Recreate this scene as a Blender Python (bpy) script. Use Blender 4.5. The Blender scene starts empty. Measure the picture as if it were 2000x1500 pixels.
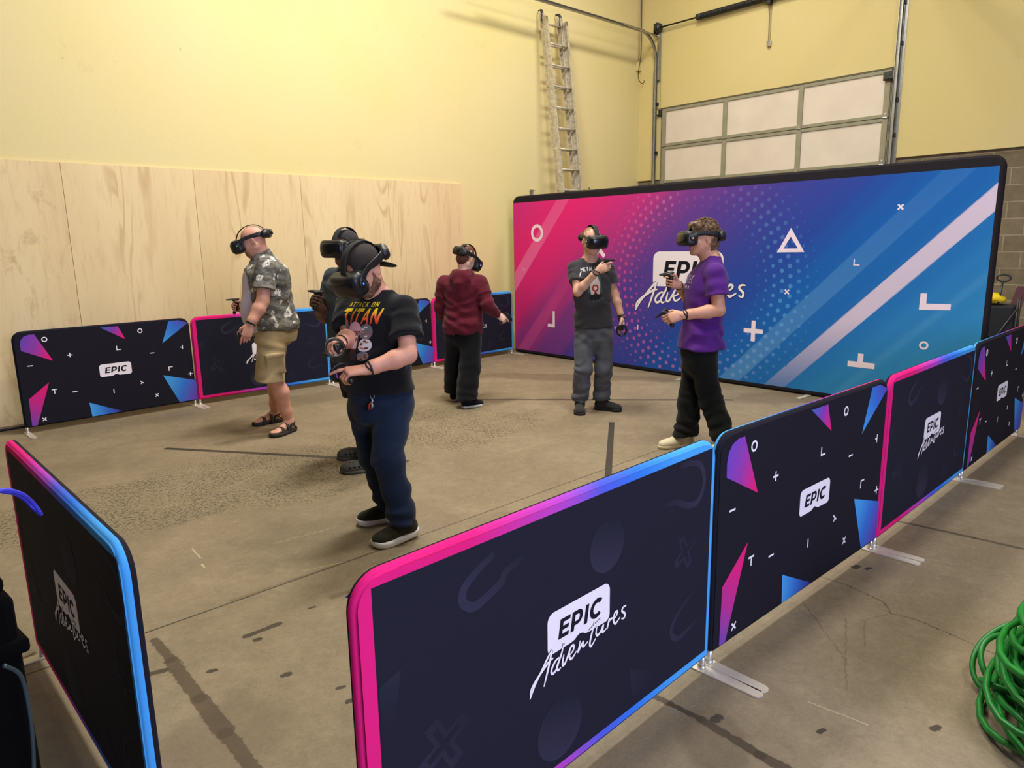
import bpy, bmesh, math, random
import numpy as np
from mathutils import Vector, Matrix
from mathutils.geometry import tessellate_polygon
random.seed(7); np.random.seed(7)
SC = bpy.context.scene
COL = SC.collection

# ------------------------------------------------------------------ camera
FPX, PITCH, ROLL, CAMH = 1383.97, 0.197372, 0.017572, 1.64436
cp, sp, cr_, sr_ = math.cos(PITCH), math.sin(PITCH), math.cos(ROLL), math.sin(ROLL)
_r = Vector((1, 0, 0)); _u = Vector((0, sp, cp)); _f = Vector((0, cp, -sp))
_X = _r * cr_ - _u * sr_; _Y = _r * sr_ + _u * cr_
cam = bpy.data.cameras.new('camera'); camo = bpy.data.objects.new('camera', cam); COL.objects.link(camo)
cam.sensor_width = 36; cam.sensor_fit = 'HORIZONTAL'; cam.lens = FPX / 2000 * 36
cam.clip_start = 0.05; cam.clip_end = 100
M = Matrix((( _X.x, _Y.x, -_f.x, 0), (_X.y, _Y.y, -_f.y, 0), (_X.z, _Y.z, -_f.z, CAMH), (0, 0, 0, 1)))
camo.matrix_world = M
SC.camera = camo

def at(u, v, Y):
    """world point at depth y=Y seen at photo pixel (u,v)"""
    a = (u - 1000) / FPX; b = (750 - v) / FPX
    a, b = a * cr_ + b * sr_, -a * sr_ + b * cr_
    d = Vector((a, cp + b * sp, -sp + b * cp)); t = Y / d.y
    return Vector((d.x * t, Y, CAMH + d.z * t))

# ------------------------------------------------------------------ room frame
C0 = Vector((2.3415, 13.2018, 0)); DA = Vector((0.7343, 0.6788, 0)); DB = Vector((0.6788, -0.7343, 0))
def RM(s, out, z=0):      # s along the back wall from the corner, out = metres in front of the back wall
    return C0 + DB * s - DA * out + Vector((0, 0, z))
ROOM = Matrix(((DB.x, -DA.x, 0, C0.x), (DB.y, -DA.y, 0, C0.y), (0, 0, 1, 0), (0, 0, 0, 1)))
# note: (DB,-DA,Z) is left handed; geometry built through RM() directly

# ------------------------------------------------------------------ light
SC.view_settings.view_transform = 'Standard'; SC.view_settings.look = 'None'
SC.view_settings.gamma = 1.0; SC.view_settings.use_curve_mapping = False
SC.view_settings.exposure = 0.0
W = bpy.data.worlds.new('world'); SC.world = W; W.use_nodes = True
W.node_tree.nodes['Background'].inputs[0].default_value = (0.55, 0.6, 0.7, 1)
W.node_tree.nodes['Background'].inputs[1].default_value = 0.02

ROOMH = 7.6
FIX = [  # s, out, z, length, width, watts, colour
    (2.6, 2.8, 7.0, 1.3, .5, 120, (1.0, .96, .89)),
    (3.1, 6.9, 7.0, 1.6, .8, 335, (1.0, .96, .89)),
    (5.8, 6.4, 7.0, 1.6, .8, 190, (1.0, .96, .89)),
    (9.5, 9.0, 7.0, 1.6, .8, 150, (1.0, .97, .93)),
]

def srgb(r, g, b):
    f = lambda c: (c / 255 / 12.92) if c / 255 <= 0.04045 else ((c / 255 + 0.055) / 1.055) ** 2.4
    return (f(r), f(g), f(b))

# ------------------------------------------------------------------ materials
def mat(name, col=(.5, .5, .5), rough=.6, metal=0., spec=.5, bump=0., bscale=200., var=0., vscale=8., sheen=0., emit=None, attr=None, coat=0.):
    m = bpy.data.materials.new(name); m.use_nodes = True
    nt = m.node_tree; N = nt.nodes; L = nt.links; p = N['Principled BSDF']
    p.inputs['Base Color'].default_value = (*col, 1); p.inputs['Roughness'].default_value = rough
    p.inputs['Metallic'].default_value = metal; p.inputs['Specular IOR Level'].default_value = spec
    p.inputs['Sheen Weight'].default_value = sheen; p.inputs['Coat Weight'].default_value = coat
    src = None
    if attr:
        a = N.new('ShaderNodeAttribute'); a.attribute_name = attr; src = a.outputs['Color']
        L.new(src, p.inputs['Base Color'])
    tc = N.new('ShaderNodeTexCoord')
    if var > 0:
        n = N.new('ShaderNodeTexNoise'); n.inputs['Scale'].default_value = vscale; n.inputs['Detail'].default_value = 6
        L.new(tc.outputs['Object'], n.inputs['Vector'])
        mr = N.new('ShaderNodeMapRange'); mr.inputs['From Min'].default_value = .3; mr.inputs['From Max'].default_value = .7
        mr.inputs['To Min'].default_value = 1 - var; mr.inputs['To Max'].default_value = 1 + var
        L.new(n.outputs['Fac'], mr.inputs['Value'])
        mx = N.new('ShaderNodeMix'); mx.data_type = 'RGBA'; mx.blend_type = 'MULTIPLY'; mx.inputs['Factor'].default_value = 1
        if src: L.new(src, mx.inputs['A'])
        else: mx.inputs['A'].default_value = (*col, 1)
        L.new(mr.outputs[0], mx.inputs['B']); L.new(mx.outputs['Result'], p.inputs['Base Color'])
    if bump > 0:
        n = N.new('ShaderNodeTexNoise'); n.inputs['Scale'].default_value = bscale; n.inputs['Detail'].default_value = 4
        L.new(tc.outputs['Object'], n.inputs['Vector'])
        b = N.new('ShaderNodeBump'); b.inputs['Strength'].default_value = bump; b.inputs['Distance'].default_value = .002
        L.new(n.outputs['Fac'], b.inputs['Height']); L.new(b.outputs[0], p.inputs['Normal'])
    if emit:
        p.inputs['Emission Color'].default_value = (*emit[0], 1); p.inputs['Emission Strength'].default_value = emit[1]
    return m

# ------------------------------------------------------------------ mesh helpers
def link(name, me, mats, parent=None, smooth=False):
    o = bpy.data.objects.new(name, me); COL.objects.link(o)
    for m in (mats if isinstance(mats, (list, tuple)) else [mats]): me.materials.append(m)
    if parent: o.parent = parent
    if smooth: me.polygons.foreach_set('use_smooth', [True] * len(me.polygons))
    return o
def meshobj(name, V, Fc, mats, parent=None, smooth=False, mi=None, col=None):
    me = bpy.data.meshes.new(name); me.from_pydata([tuple(v) for v in V], [], Fc)
    if mi is not None: me.polygons.foreach_set('material_index', mi)
    if col is not None:
        a = me.color_attributes.new('Col', 'FLOAT_COLOR', 'POINT')
        c = np.ones((len(V), 4), np.float32); c[:, :3] = np.array(col); a.data.foreach_set('color', c.ravel())
    me.update()
    return link(name, me, mats, parent, smooth)
def tag(o, label=None, cat=None, group=None, kind=None):
    if label: o['label'] = label
    if cat: o['category'] = cat
    if group: o['group'] = group
    if kind: o['kind'] = kind
    return o
def thing(name, label, cat, loc=(0, 0, 0), rz=0, group=None):
    o = bpy.data.objects.new(name, None); COL.objects.link(o); o.empty_display_size = .1
    o.location = loc; o.rotation_euler = (0, 0, rz); bpy.context.view_layer.update()
    return tag(o, label, cat, group)
def struct(o): o['kind'] = 'structure'; return o

class MB:
    """collects shapes into one mesh; coordinates optionally mapped by a function"""
    def __init__(s, f=None): s.V = []; s.F = []; s.mi = []; s.f = f; s.cur = 0; s.C = []; s.col = (1, 1, 1)
    def add(s, V, F):
        b = len(s.V)
        s.V += [Vector(s.f(*v)) if s.f else Vector(v) for v in V]; s.C += [s.col] * len(V)
        s.F += [[i + b for i in f] for f in F]; s.mi += [s.cur] * len(F)
    def box(s, x0, x1, y0, y1, z0, z1, bev=0):
        if bev <= 0:
            s.add([(x, y, z) for z in (z0, z1) for y in (y0, y1) for x in (x0, x1)],
                  [(0, 2, 3, 1), (4, 5, 7, 6), (0, 1, 5, 4), (2, 6, 7, 3), (0, 4, 6, 2), (1, 3, 7, 5)]); return
        b = min(bev, (x1 - x0) / 2.01, (y1 - y0) / 2.01, (z1 - z0) / 2.01)
        bm = bmesh.new(); bmesh.ops.create_cube(bm, size=1)
        for v in bm.verts: v.co = Vector(((x0 + x1) / 2 + v.co.x * (x1 - x0), (y0 + y1) / 2 + v.co.y * (y1 - y0), (z0 + z1) / 2 + v.co.z * (z1 - z0)))
        bmesh.ops.bevel(bm, geom=bm.edges[:], offset=b, segments=2, affect='EDGES', profile=.5)
        s.bm(bm)
    def bm(s, bm, mtx=None):
        bm.verts.ensure_lookup_table()
        for i, v in enumerate(bm.verts): v.index = i
        s.add([(mtx @ v.co if mtx else v.co)[:] for v in bm.verts], [[v.index for v in f.verts] for f in bm.faces]); bm.free()
    def tube(s, pts, r, n=10, caps=True, closed=False, flat=1.0, up=None):
        pts = [Vector(p) for p in pts]; m = len(pts); rr = r if isinstance(r, (list, tuple)) else [r] * m
        b = []; nrm = None
        for i, p in enumerate(pts):
            if closed: t = pts[(i + 1) % m] - pts[i - 1]
            else: t = pts[min(i + 1, m - 1)] - pts[max(i - 1, 0)]
            t.normalize()
            if up is not None: nrm = Vector(up) - t * Vector(up).dot(t)
            elif nrm is None:
                nrm = t.orthogonal()
            else: nrm = nrm - t * nrm.dot(t)
            nrm.normalize(); bi = t.cross(nrm)
            b += [p + (nrm * math.cos(a) * flat + bi * math.sin(a)) * rr[i] for a in [2 * math.pi * k / n for k in range(n)]]
        F = []
        for i in range(m if closed else m - 1):
            j = (i + 1) % m
            for k in range(n): F.append([i * n + k, i * n + (k + 1) % n, j * n + (k + 1) % n, j * n + k])
        if caps and not closed: F.append(list(range(n))[::-1]); F.append([(m - 1) * n + k for k in range(n)])
        s.add([v[:] for v in b], F)
    def prism(s, poly, y0, y1, hole=False):
        """poly in (x,z), extruded in y"""
        n = len(poly); V = [(x, y0, z) for x, z in poly] + [(x, y1, z) for x, z in poly]
        F = [[i, (i + 1) % n, n + (i + 1) % n, n + i] for i in range(n)] + [list(range(n))[::-1], [n + i for i in range(n)]]
        s.add(V, F)
    def prismz(s, poly, z0, z1):
        n = len(poly); V = [(x, y, z0) for x, y in poly] + [(x, y, z1) for x, y in poly]
        F = [[i, (i + 1) % n, n + (i + 1) % n, n + i] for i in range(n)] + [list(range(n))[::-1], [n + i for i in range(n)]]
        s.add(V, F)
    def build(s, name, mats, parent=None, smooth=False, col=False):
        o = meshobj(name, s.V, s.F, mats, parent, smooth, s.mi, s.C if col else None)
        return o
def catmull(P, n=6, closed=False):
    P = [np.array(p, float) for p in P]; out = []
    m = len(P)
    rng = range(m) if closed else range(m - 1)
    for i in rng:
        if closed: a, b, c, d = P[i - 1], P[i], P[(i + 1) % m], P[(i + 2) % m]
        else: a, b, c, d = P[max(i - 1, 0)], P[i], P[i + 1], P[min(i + 2, m - 1)]
        for k in range(n):
            t = k / n
            out.append(.5 * ((2 * b) + (-a + c) * t + (2 * a - 5 * b + 4 * c - d) * t * t + (-a + 3 * b - 3 * c + d) * t ** 3))
    if not closed: out.append(P[-1])
    return [tuple(float(x) for x in o) for o in out]

# ------------------------------------------------------------------ room materials
def nodes_of(m): return m.node_tree.nodes, m.node_tree.links
def floor_material():
    m = bpy.data.materials.new('concrete_floor'); m.use_nodes = True; N, L = nodes_of(m); p = N['Principled BSDF']
    tc = N.new('ShaderNodeTexCoord'); P = tc.outputs['Object']
    def noise(scale, det=6, rough=.6, dist=0, vec=None):
        n = N.new('ShaderNodeTexNoise'); n.inputs['Scale'].default_value = scale; n.inputs['Detail'].default_value = det
        n.inputs['Roughness'].default_value = rough; n.inputs['Distortion'].default_value = dist; L.new(vec or P, n.inputs['Vector']); return n.outputs['Fac']
    def math_(op, a, b=None, c=None):
        n = N.new('ShaderNodeMath'); n.operation = op
        for i, x in enumerate((a, b, c)):
            if x is None: continue
            if isinstance(x, (int, float)): n.inputs[i].default_value = x
            else: L.new(x, n.inputs[i])
        return n.outputs[0]
    def rng(v, a, b, c, d, smooth=False):
        n = N.new('ShaderNodeMapRange'); n.inputs['From Min'].default_value = a; n.inputs['From Max'].default_value = b
        n.inputs['To Min'].default_value = c; n.inputs['To Max'].default_value = d
        if smooth: n.interpolation_type = 'SMOOTHSTEP'
        L.new(v, n.inputs['Value']); return n.outputs[0]
    def mix(f, a, b, mode='MIX'):
        n = N.new('ShaderNodeMix'); n.data_type = 'RGBA'; n.blend_type = mode
        if isinstance(f, (int, float)): n.inputs['Factor'].default_value = f
        else: L.new(f, n.inputs['Factor'])
        for k, x in (('A', a), ('B', b)):
            if isinstance(x, tuple): n.inputs[k].default_value = (*x, 1)
            else: L.new(x, n.inputs[k])
        return n.outputs['Result']
    sx = N.new('ShaderNodeSeparateXYZ'); L.new(P, sx.inputs[0]); X, Yc = sx.outputs[0], sx.outputs[1]
    col = mix(rng(noise(1.1, 8, .62), .35, .65, 0, 1), srgb(122, 108, 84), srgb(148, 133, 106))
    col = mix(rng(noise(6, 8, .7), .4, .7, 0, .5), col, srgb(104, 90, 70))
    col = mix(rng(noise(22, 8, .75), .42, .68, 0, .55), col, srgb(112, 98, 76)); col = mix(rng(noise(9, 9, .8, .6), .52, .70, 0, .5), col, srgb(160, 146, 118))
    col = mix(rng(noise(70, 4, .7), .35, .75, 0, .4), col, srgb(158, 144, 118))
    # small dark specks everywhere
    v = N.new('ShaderNodeTexVoronoi'); v.inputs['Scale'].default_value = 9; L.new(P, v.inputs['Vector'])
    spk = math_('LESS_THAN', v.outputs['Distance'], .045)
    gate = math_('GREATER_THAN', noise(3.1, 2), .6)
    col = mix(math_('MULTIPLY', math_('MULTIPLY', spk, gate), .7), col, srgb(70, 58, 45))
    # rough, spalled patch with worm-like pitting
    def blob(cx, cy, rx, ry, ang):
        c, s_ = math.cos(ang), math.sin(ang)
        dx = math_('SUBTRACT', X, cx); dy = math_('SUBTRACT', Yc, cy)
        a = math_('DIVIDE', math_('ADD', math_('MULTIPLY', dx, c), math_('MULTIPLY', dy, s_)), rx)
        b = math_('DIVIDE', math_('SUBTRACT', math_('MULTIPLY', dy, c), math_('MULTIPLY', dx, s_)), ry)
        r = math_('SQRT', math_('ADD', math_('MULTIPLY', a, a), math_('MULTIPLY', b, b)))
        r = math_('ADD', r, math_('MULTIPLY', math_('SUBTRACT', noise(1.8, 4), .5), 1.3))
        return rng(r, .75, 1.1, 1, 0, True)
    patch = math_('MAXIMUM', blob(-1.75, 5.0, 1.3, .72, .6), blob(-.7, 6.3, 1.1, .85, .6))
    patch = math_('MAXIMUM', patch, blob(-2.6, 4.3, .9, .6, .5))
    worm = rng(noise(62, 2, .55, .9), .50, .42, 0, 1, True)
    dens = rng(noise(2.6, 4), .30, .58, .35, 1)
    wm = math_('MULTIPLY', math_('MULTIPLY', worm, patch), dens)
    col = mix(math_('MULTIPLY', patch, .3), col, srgb(146, 131, 100))
    col = mix(math_('MULTIPLY', wm, .8), col, srgb(62, 56, 42))
    # large soft dirt
    for (cx, cy, rx, ry, a, s_) in [(.6, 8.6, 1.4, .25, -.2, .5), (2.9, 7.2, .7, .3, 0, .45), (-2.2, 7.6, .7, .3, .6, .3), (-1.0, 2.1, .25, .3, 0, .4), (.66, 2.08, .12, .2, 0, .5)]:
        col = mix(math_('MULTIPLY', blob(cx, cy, rx, ry, a), s_), col, srgb(95, 80, 60))
    # line features: (a, b, half width, softness, wobble, colour, strength)
    H = noise(5, 6, .7); H2 = noise(38, 4, .7); H3 = noise(2.2, 3, .6)
    def seg(ax, ay, bx, by, w, soft, wob, c, s_):
        nonlocal col
        dx, dy = bx - ax, by - ay; l = math.hypot(dx, dy); dx /= l; dy /= l
        px = math_('SUBTRACT', X, ax); py = math_('SUBTRACT', Yc, ay)
        t = math_('ADD', math_('MULTIPLY', px, dx), math_('MULTIPLY', py, dy))
        n = math_('ABSOLUTE', math_('ADD', math_('SUBTRACT', math_('MULTIPLY', py, dx), math_('MULTIPLY', px, dy)), math_('MULTIPLY', math_('SUBTRACT', math_('ADD', math_('MULTIPLY', H, .45), math_('MULTIPLY', H2, .55)), .5), wob * 4.5)))
        over = math_('MAXIMUM', math_('SUBTRACT', math_('ABSOLUTE', math_('SUBTRACT', t, l / 2)), l / 2), 0)
        d = math_('SQRT', math_('ADD', math_('MULTIPLY', n, n), math_('MULTIPLY', over, over)))
        f = math_('MULTIPLY', rng(d, w, w + soft, 1, 0), s_)
        col = mix(f, col, c)
        return f
    dk = srgb(52, 44, 34); md = srgb(100, 84, 62)
    # saw-cut joints
    seg(-3.0, 1.55, -.76, 3.62, .0035, .003, .003, dk, .95); seg(-.76, 3.62, 1.6, 5.85, .0025, .003, .003, dk, .85)
    seg(-1.35, 3.1, -.75, 3.63, .005, .006, .012, md, .6)
    seg(1.822, 4.298, 2.532, 3.665, .008, .012, .01, dk, .7); seg(2.532, 3.665, 3.6, 2.7, .008, .012, .01, dk, .7)
    seg(-1.3, 4.25, .9, 6.3, .001, .003, .004, srgb(190, 172, 140), .3)
    # adhesive residue bands
    for a, b, w in [((-1.55, 2.767), (-1.405, 2.611), .016), ((-1.405, 2.611), (-1.182, 2.358), .024), ((-1.182, 2.358), (-1.013, 2.171), .03), ((-1.013, 2.171), (-.80, 1.93), .022)]:
        seg(*a, *b, w, .005, .014, srgb(72, 58, 42), .82)
    for a, b, w in [((.50, 2.33), (.641, 2.194), .011), ((.641, 2.194), (.784, 2.014), .017), ((.784, 2.014), (.86, 1.93), .02)]:
        seg(*a, *b, w, .005, .010, srgb(64, 52, 38), .85)
    seg(-1.165, 2.783, -1.054, 2.884, .014, .003, .010, dk, .88); seg(-1.111, 2.753, -1.10, 2.76, .013, .002, .002, srgb(58, 48, 38), .95)
    for x, y, w in [(-1.218, 2.529, .012), (-.914, 2.493, .014), (-.679, 2.405, .01), (-.623, 2.327, .014), (-.955, 3.015, .008), (-.80, 3.16, .014), (.685, 2.193, .018), (1.411, 2.121, .014), (1.019, 2.118, .01), (1.72, 3.33, .02), (1.77, 3.31, .012)]:
        seg(x, y, x + .02, y + .012, w * .8, .003, w * .8, dk, .9)
    seg(-1.468, 2.509, -1.40, 2.545, .014, .004, .010, dk, .85); seg(-.87, 3.12, -.74, 3.22, .012, .02, .01, md, .7)
    # hairline cracks
    cr = [(1.5, 3.25), (1.602, 3.135), (1.684, 2.984), (1.664, 2.879), (1.747, 2.824), (1.826, 2.698), (1.924, 2.528)]
    for a, b in zip(cr, cr[1:]): seg(*a, *b, .0015, .003, .012, dk, .75)
    for a, b in [((1.664, 2.879), (1.5, 2.82)), ((1.52, 2.82), (1.42, 2.62)), ((1.32, 3.0), (1.30, 2.5)), ((1.45, 2.85), (1.22, 2.35))]: seg(*a, *b, .001, .003, .012, md, .6)
    for a, b in [((2.55, 7.1), (2.9, 6.2)), ((1.9, 6.6), (2.8, 6.1))]: seg(*a, *b, .002, .004, .02, md, .6)
    # pale scratches
    lt = srgb(215, 196, 160)
    for a, b, w in [((-1.80, 3.70), (-1.70, 3.58), .004), ((-1.66, 3.50), (-1.63, 3.46), .006), ((-1.35, 3.75), (-1.1, 3.95), .0015), ((1.2, 2.15), (1.05, 2.28), .002), ((-1.1, 3.4), (-.9, 3.5), .0015), ((-2.3, 4.35), (-2.0, 4.5), .002)]:
        seg(*a, *b, w * .7, .002, .008, lt, .5)
    # faint sweeping scuffs
    vx = N.new('ShaderNodeMapping'); vx.inputs['Scale'].default_value = (1, 9, 1); vx.inputs['Rotation'].default_value = (0, 0, -.8); L.new(P, vx.inputs['Vector'])
    sc = rng(noise(3, 8, .75, 1.5, vx.outputs[0]), .60, .78, 0, .35)
    col = mix(sc, col, srgb(105, 88, 66))
    L.new(col, p.inputs['Base Color'])
    L.new(rng(H, .3, .7, .5, .75), p.inputs['Roughness']); p.inputs['Specular IOR Level'].default_value = .35
    b = N.new('ShaderNodeBump'); b.inputs['Strength'].default_value = .5; b.inputs['Distance'].default_value = .003
    hh = math_('SUBTRACT', math_('MULTIPLY', noise(60, 5, .7), .25), math_('MULTIPLY', wm, 1.0))
    L.new(hh, b.inputs['Height']); L.new(b.outputs[0], p.inputs['Normal'])
    return m

def yellow_wall_material(name, base=(226, 209, 153)):
    m = mat(name, srgb(*base), .75, spec=.25); N, L = nodes_of(m); p = N['Principled BSDF']
    tc = N.new('ShaderNodeTexCoord')
    def nz(s, d=6, r=.6):
        n = N.new('ShaderNodeTexNoise'); n.inputs['Scale'].default_value = s; n.inputs['Detail'].default_value = d; n.inputs['Roughness'].default_value = r
        L.new(tc.outputs['Object'], n.inputs['Vector']); return n.outputs['Fac']
    def mixc(f, lo, hi, a, c, amt):
        mr = N.new('ShaderNodeMapRange'); mr.inputs['From Min'].default_value = lo; mr.inputs['From Max'].default_value = hi; mr.inputs['To Max'].default_value = amt
        L.new(f, mr.inputs['Value']); n = N.new('ShaderNodeMix'); n.data_type = 'RGBA'; L.new(mr.outputs[0], n.inputs['Factor'])
        if isinstance(a, tuple): n.inputs['A'].default_value = (*a, 1)
        else: L.new(a, n.inputs['A'])
        n.inputs['B'].default_value = (*c, 1); return n.outputs['Result']
    c = mixc(nz(.6, 4), .4, .7, srgb(*base), srgb(base[0] - 3, base[1] - 2, base[2] - 20), .6)
    c = mixc(nz(3.5, 8, .7), .62, .75, c, srgb(base[0] - 25, base[1] - 25, base[2] - 25), .35)
    c = mixc(nz(14, 3, .6), .74, .78, c, srgb(150, 135, 95), .5)
    L.new(c, p.inputs['Base Color'])
    b = N.new('ShaderNodeBump'); b.inputs['Strength'].default_value = .25; b.inputs['Distance'].default_value = .004
    L.new(nz(45, 5), b.inputs['Height']); L.new(b.outputs[0], p.inputs['Normal'])
    return m

def block_material():
    m = mat('concrete_block', (.3, .28, .24), .9, spec=.2); N, L = nodes_of(m); p = N['Principled BSDF']
    tc = N.new('ShaderNodeTexCoord'); mp = N.new('ShaderNodeMapping'); mp.inputs['Rotation'].default_value = (0, 0, math.atan2(.7343, .6788))
    L.new(tc.outputs['Object'], mp.inputs['Vector'])
    sp_ = N.new('ShaderNodeSeparateXYZ'); L.new(mp.outputs[0], sp_.inputs[0]); cb = N.new('ShaderNodeCombineXYZ')
    L.new(sp_.outputs[0], cb.inputs[0]); L.new(sp_.outputs[2], cb.inputs[1])
    br = N.new('ShaderNodeTexBrick'); br.inputs['Scale'].default_value = 1; br.inputs['Brick Width'].default_value = .4064; br.inputs['Row Height'].default_value = .2032
    br.inputs['Mortar Size'].default_value = .007; br.inputs['Color1'].default_value = (*srgb(118, 106, 84), 1); br.inputs['Color2'].default_value = (*srgb(132, 118, 94), 1)
    br.inputs['Mortar'].default_value = (*srgb(158, 144, 118), 1); L.new(cb.outputs[0], br.inputs['Vector'])
    n = N.new('ShaderNodeTexNoise'); n.inputs['Scale'].default_value = 9; n.inputs['Detail'].default_value = 8; L.new(tc.outputs['Object'], n.inputs['Vector'])
    mr = N.new('ShaderNodeMapRange'); mr.inputs['To Min'].default_value = .7; mr.inputs['To Max'].default_value = 1.3; L.new(n.outputs['Fac'], mr.inputs['Value'])
    mx = N.new('ShaderNodeMix'); mx.data_type = 'RGBA'; mx.blend_type = 'MULTIPLY'; mx.inputs['Factor'].default_value = 1
    L.new(br.outputs['Color'], mx.inputs['A']); L.new(mr.outputs[0], mx.inputs['B']); L.new(mx.outputs['Result'], p.inputs['Base Color'])
    b = N.new('ShaderNodeBump'); b.inputs['Strength'].default_value = .6; b.inputs['Distance'].default_value = .006
    L.new(br.outputs['Fac'], b.inputs['Height']); b.invert = True; L.new(b.outputs[0], p.inputs['Normal'])
    return m

def plywood_material(kind):
    m = mat('plywood_face', (.7, .6, .42), .6, spec=.3); N, L = nodes_of(m); p = N['Principled BSDF']
    tc = N.new('ShaderNodeTexCoord')
    oi = N.new('ShaderNodeObjectInfo')
    mp = N.new('ShaderNodeMapping'); mp.inputs['Scale'].default_value = (1, 1, .16); L.new(tc.outputs['Object'], mp.inputs['Vector'])
    off = N.new('ShaderNodeVectorMath'); off.operation = 'ADD'; ml = N.new('ShaderNodeMath'); ml.operation = 'MULTIPLY'; ml.inputs[1].default_value = 37
    L.new(oi.outputs['Random'], ml.inputs[0]); L.new(mp.outputs[0], off.inputs[0]); L.new(ml.outputs[0], off.inputs[1])
    def nz(s, d, r, dist=0.):
        n = N.new('ShaderNodeTexNoise'); n.inputs['Scale'].default_value = s; n.inputs['Detail'].default_value = d; n.inputs['Roughness'].default_value = r
        n.inputs['Distortion'].default_value = dist; L.new(off.outputs[0], n.inputs['Vector']); return n.outputs['Fac']
    def mr(f, a, b, c, d):
        n = N.new('ShaderNodeMapRange'); n.inputs['From Min'].default_value = a; n.inputs['From Max'].default_value = b; n.inputs['To Min'].default_value = c; n.inputs['To Max'].default_value = d
        L.new(f, n.inputs['Value']); return n.outputs[0]
    def mix(f, a, b):
        n = N.new('ShaderNodeMix'); n.data_type = 'RGBA'; L.new(f, n.inputs['Factor'])
        for k, x in (('A', a), ('B', b)):
            if isinstance(x, tuple): n.inputs[k].default_value = (*x, 1)
            else: L.new(x, n.inputs[k])
        return n.outputs['Result']
    c = mix(mr(nz(1.4, 3, .5), .35, .65, 0, 1), srgb(233, 210, 160), srgb(225, 199, 149))
    # growth-ring figure: contour lines of a slow noise
    base = nz(2.6, 2, .4, .5)
    w = N.new('ShaderNodeMath'); w.operation = 'MULTIPLY'; w.inputs[1].default_value = 60; L.new(base, w.inputs[0])
    s_ = N.new('ShaderNodeMath'); s_.operation = 'SINE'; L.new(w.outputs[0], s_.inputs[0])
    ring = mr(s_.outputs[0], .35, 1, 0, 1)
    gate = mr(nz(3.2, 2, .5), .48, .64, 0, .5 if kind == 0 else .2)
    g = N.new('ShaderNodeMath'); g.operation = 'MULTIPLY'; L.new(ring, g.inputs[0]); L.new(gate, g.inputs[1])
    c = mix(g.outputs[0], c, srgb(186, 146, 98))
    c = mix(mr(nz(26, 6, .6), .52, .75, 0, .35), c, srgb(196, 160, 116))
    if kind == 1:
        n = N.new('ShaderNodeTexNoise'); n.inputs['Scale'].default_value = 5; n.inputs['Detail'].default_value = 7; n.inputs['Roughness'].default_value = .7; n.inputs['Distortion'].default_value = .8
        m2 = N.new('ShaderNodeMapping'); m2.inputs['Scale'].default_value = (1, 1, .45); L.new(tc.outputs['Object'], m2.inputs['Vector']); L.new(m2.outputs[0], n.inputs['Vector'])
        c = mix(mr(n.outputs['Fac'], .55, .72, 0, .6), c, srgb(168, 126, 88))
    L.new(c, p.inputs['Base Color'])
    return m

m_floor = floor_material(); m_yel = yellow_wall_material('yellow_wall_paint'); m_yel2 = yellow_wall_material('yellow_drywall_paint', (216, 197, 138))
m_block = block_material(); m_ply = plywood_material(0); m_plyb = plywood_material(1)
m_ceil = mat('ceiling_paint', (.55, .53, .48), .8)
m_steel = mat('galvanised_steel', (.42, .42, .40), .38, metal=.9, var=.15, vscale=20)
m_alu = mat('brushed_aluminium', (.72, .71, .69), .34, metal=.85, var=.08, vscale=30)
m_darksteel = mat('oiled_dark_steel', (.05, .05, .045), .45, metal=.6, var=.3, vscale=30)

# ------------------------------------------------------------------ setting
RL, RW = 15.5, 13.0      # room length away from the back wall, room width
def quad(name, pts, m): return struct(meshobj(name, pts, [(0, 1, 2, 3)], m))
def slab(name, s0, s1, o0, o1, z0, z1, m):
    b = MB(lambda x, y, z: RM(x, y, z)); b.box(s0, s1, o0, o1, z0, z1); o = b.build(name, m); fixn(o); return o
def fixn(o):
    bm = bmesh.new(); bm.from_mesh(o.data); bmesh.ops.recalc_face_normals(bm, faces=bm.faces); bm.to_mesh(o.data); bm.free()
struct(slab('floor', -.3, RW + .3, -.3, RL + .3, -.2, 0, m_floor))
struct(slab('ceiling', -.3, RW + .3, -.3, RL + .3, ROOMH, ROOMH + .2, m_ceil))
struct(slab('wall_left', -.2, 0, 0, RL, 0, ROOMH, m_yel))
m_block2 = mat('dark_block_wall', (.10, .095, .09), .9)
struct(slab('wall_right', RW, RW + .2, 0, RL, 0, ROOMH, m_block2))
struct(slab('wall_rear', -.2, RW + .2, RL, RL + .2, 0, ROOMH, m_block2))
# block wall behind, with the door opening left out
DS0, DS1, DZ = .47, 4.22, 3.84
b = MB(lambda x, y, z: RM(x, y, z))
b.box(0, DS0, -.2, 0, 0, ROOMH); b.box(DS1, RW, -.2, 0, 0, ROOMH); b.box(DS0, DS1, -.2, 0, DZ + .02, ROOMH)
o = struct(b.build('wall_back', m_block)); fixn(o)
# yellow boarding over the upper part of the block wall
b = MB(lambda x, y, z: RM(x, y, z))
b.box(.003, .375, .003, .05, 2.675, ROOMH - .01); b.box(.375, .466, .003, .03, 2.675, ROOMH - .01); b.box(.375, DS1 + .06, .003, .045, DZ + .012, ROOMH - .01); b.box(DS1 + .06, RW - .01, .003, .05, 2.675, ROOMH - .01)
o = struct(b.build('trim_1', m_yel2)); fixn(o)

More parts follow.
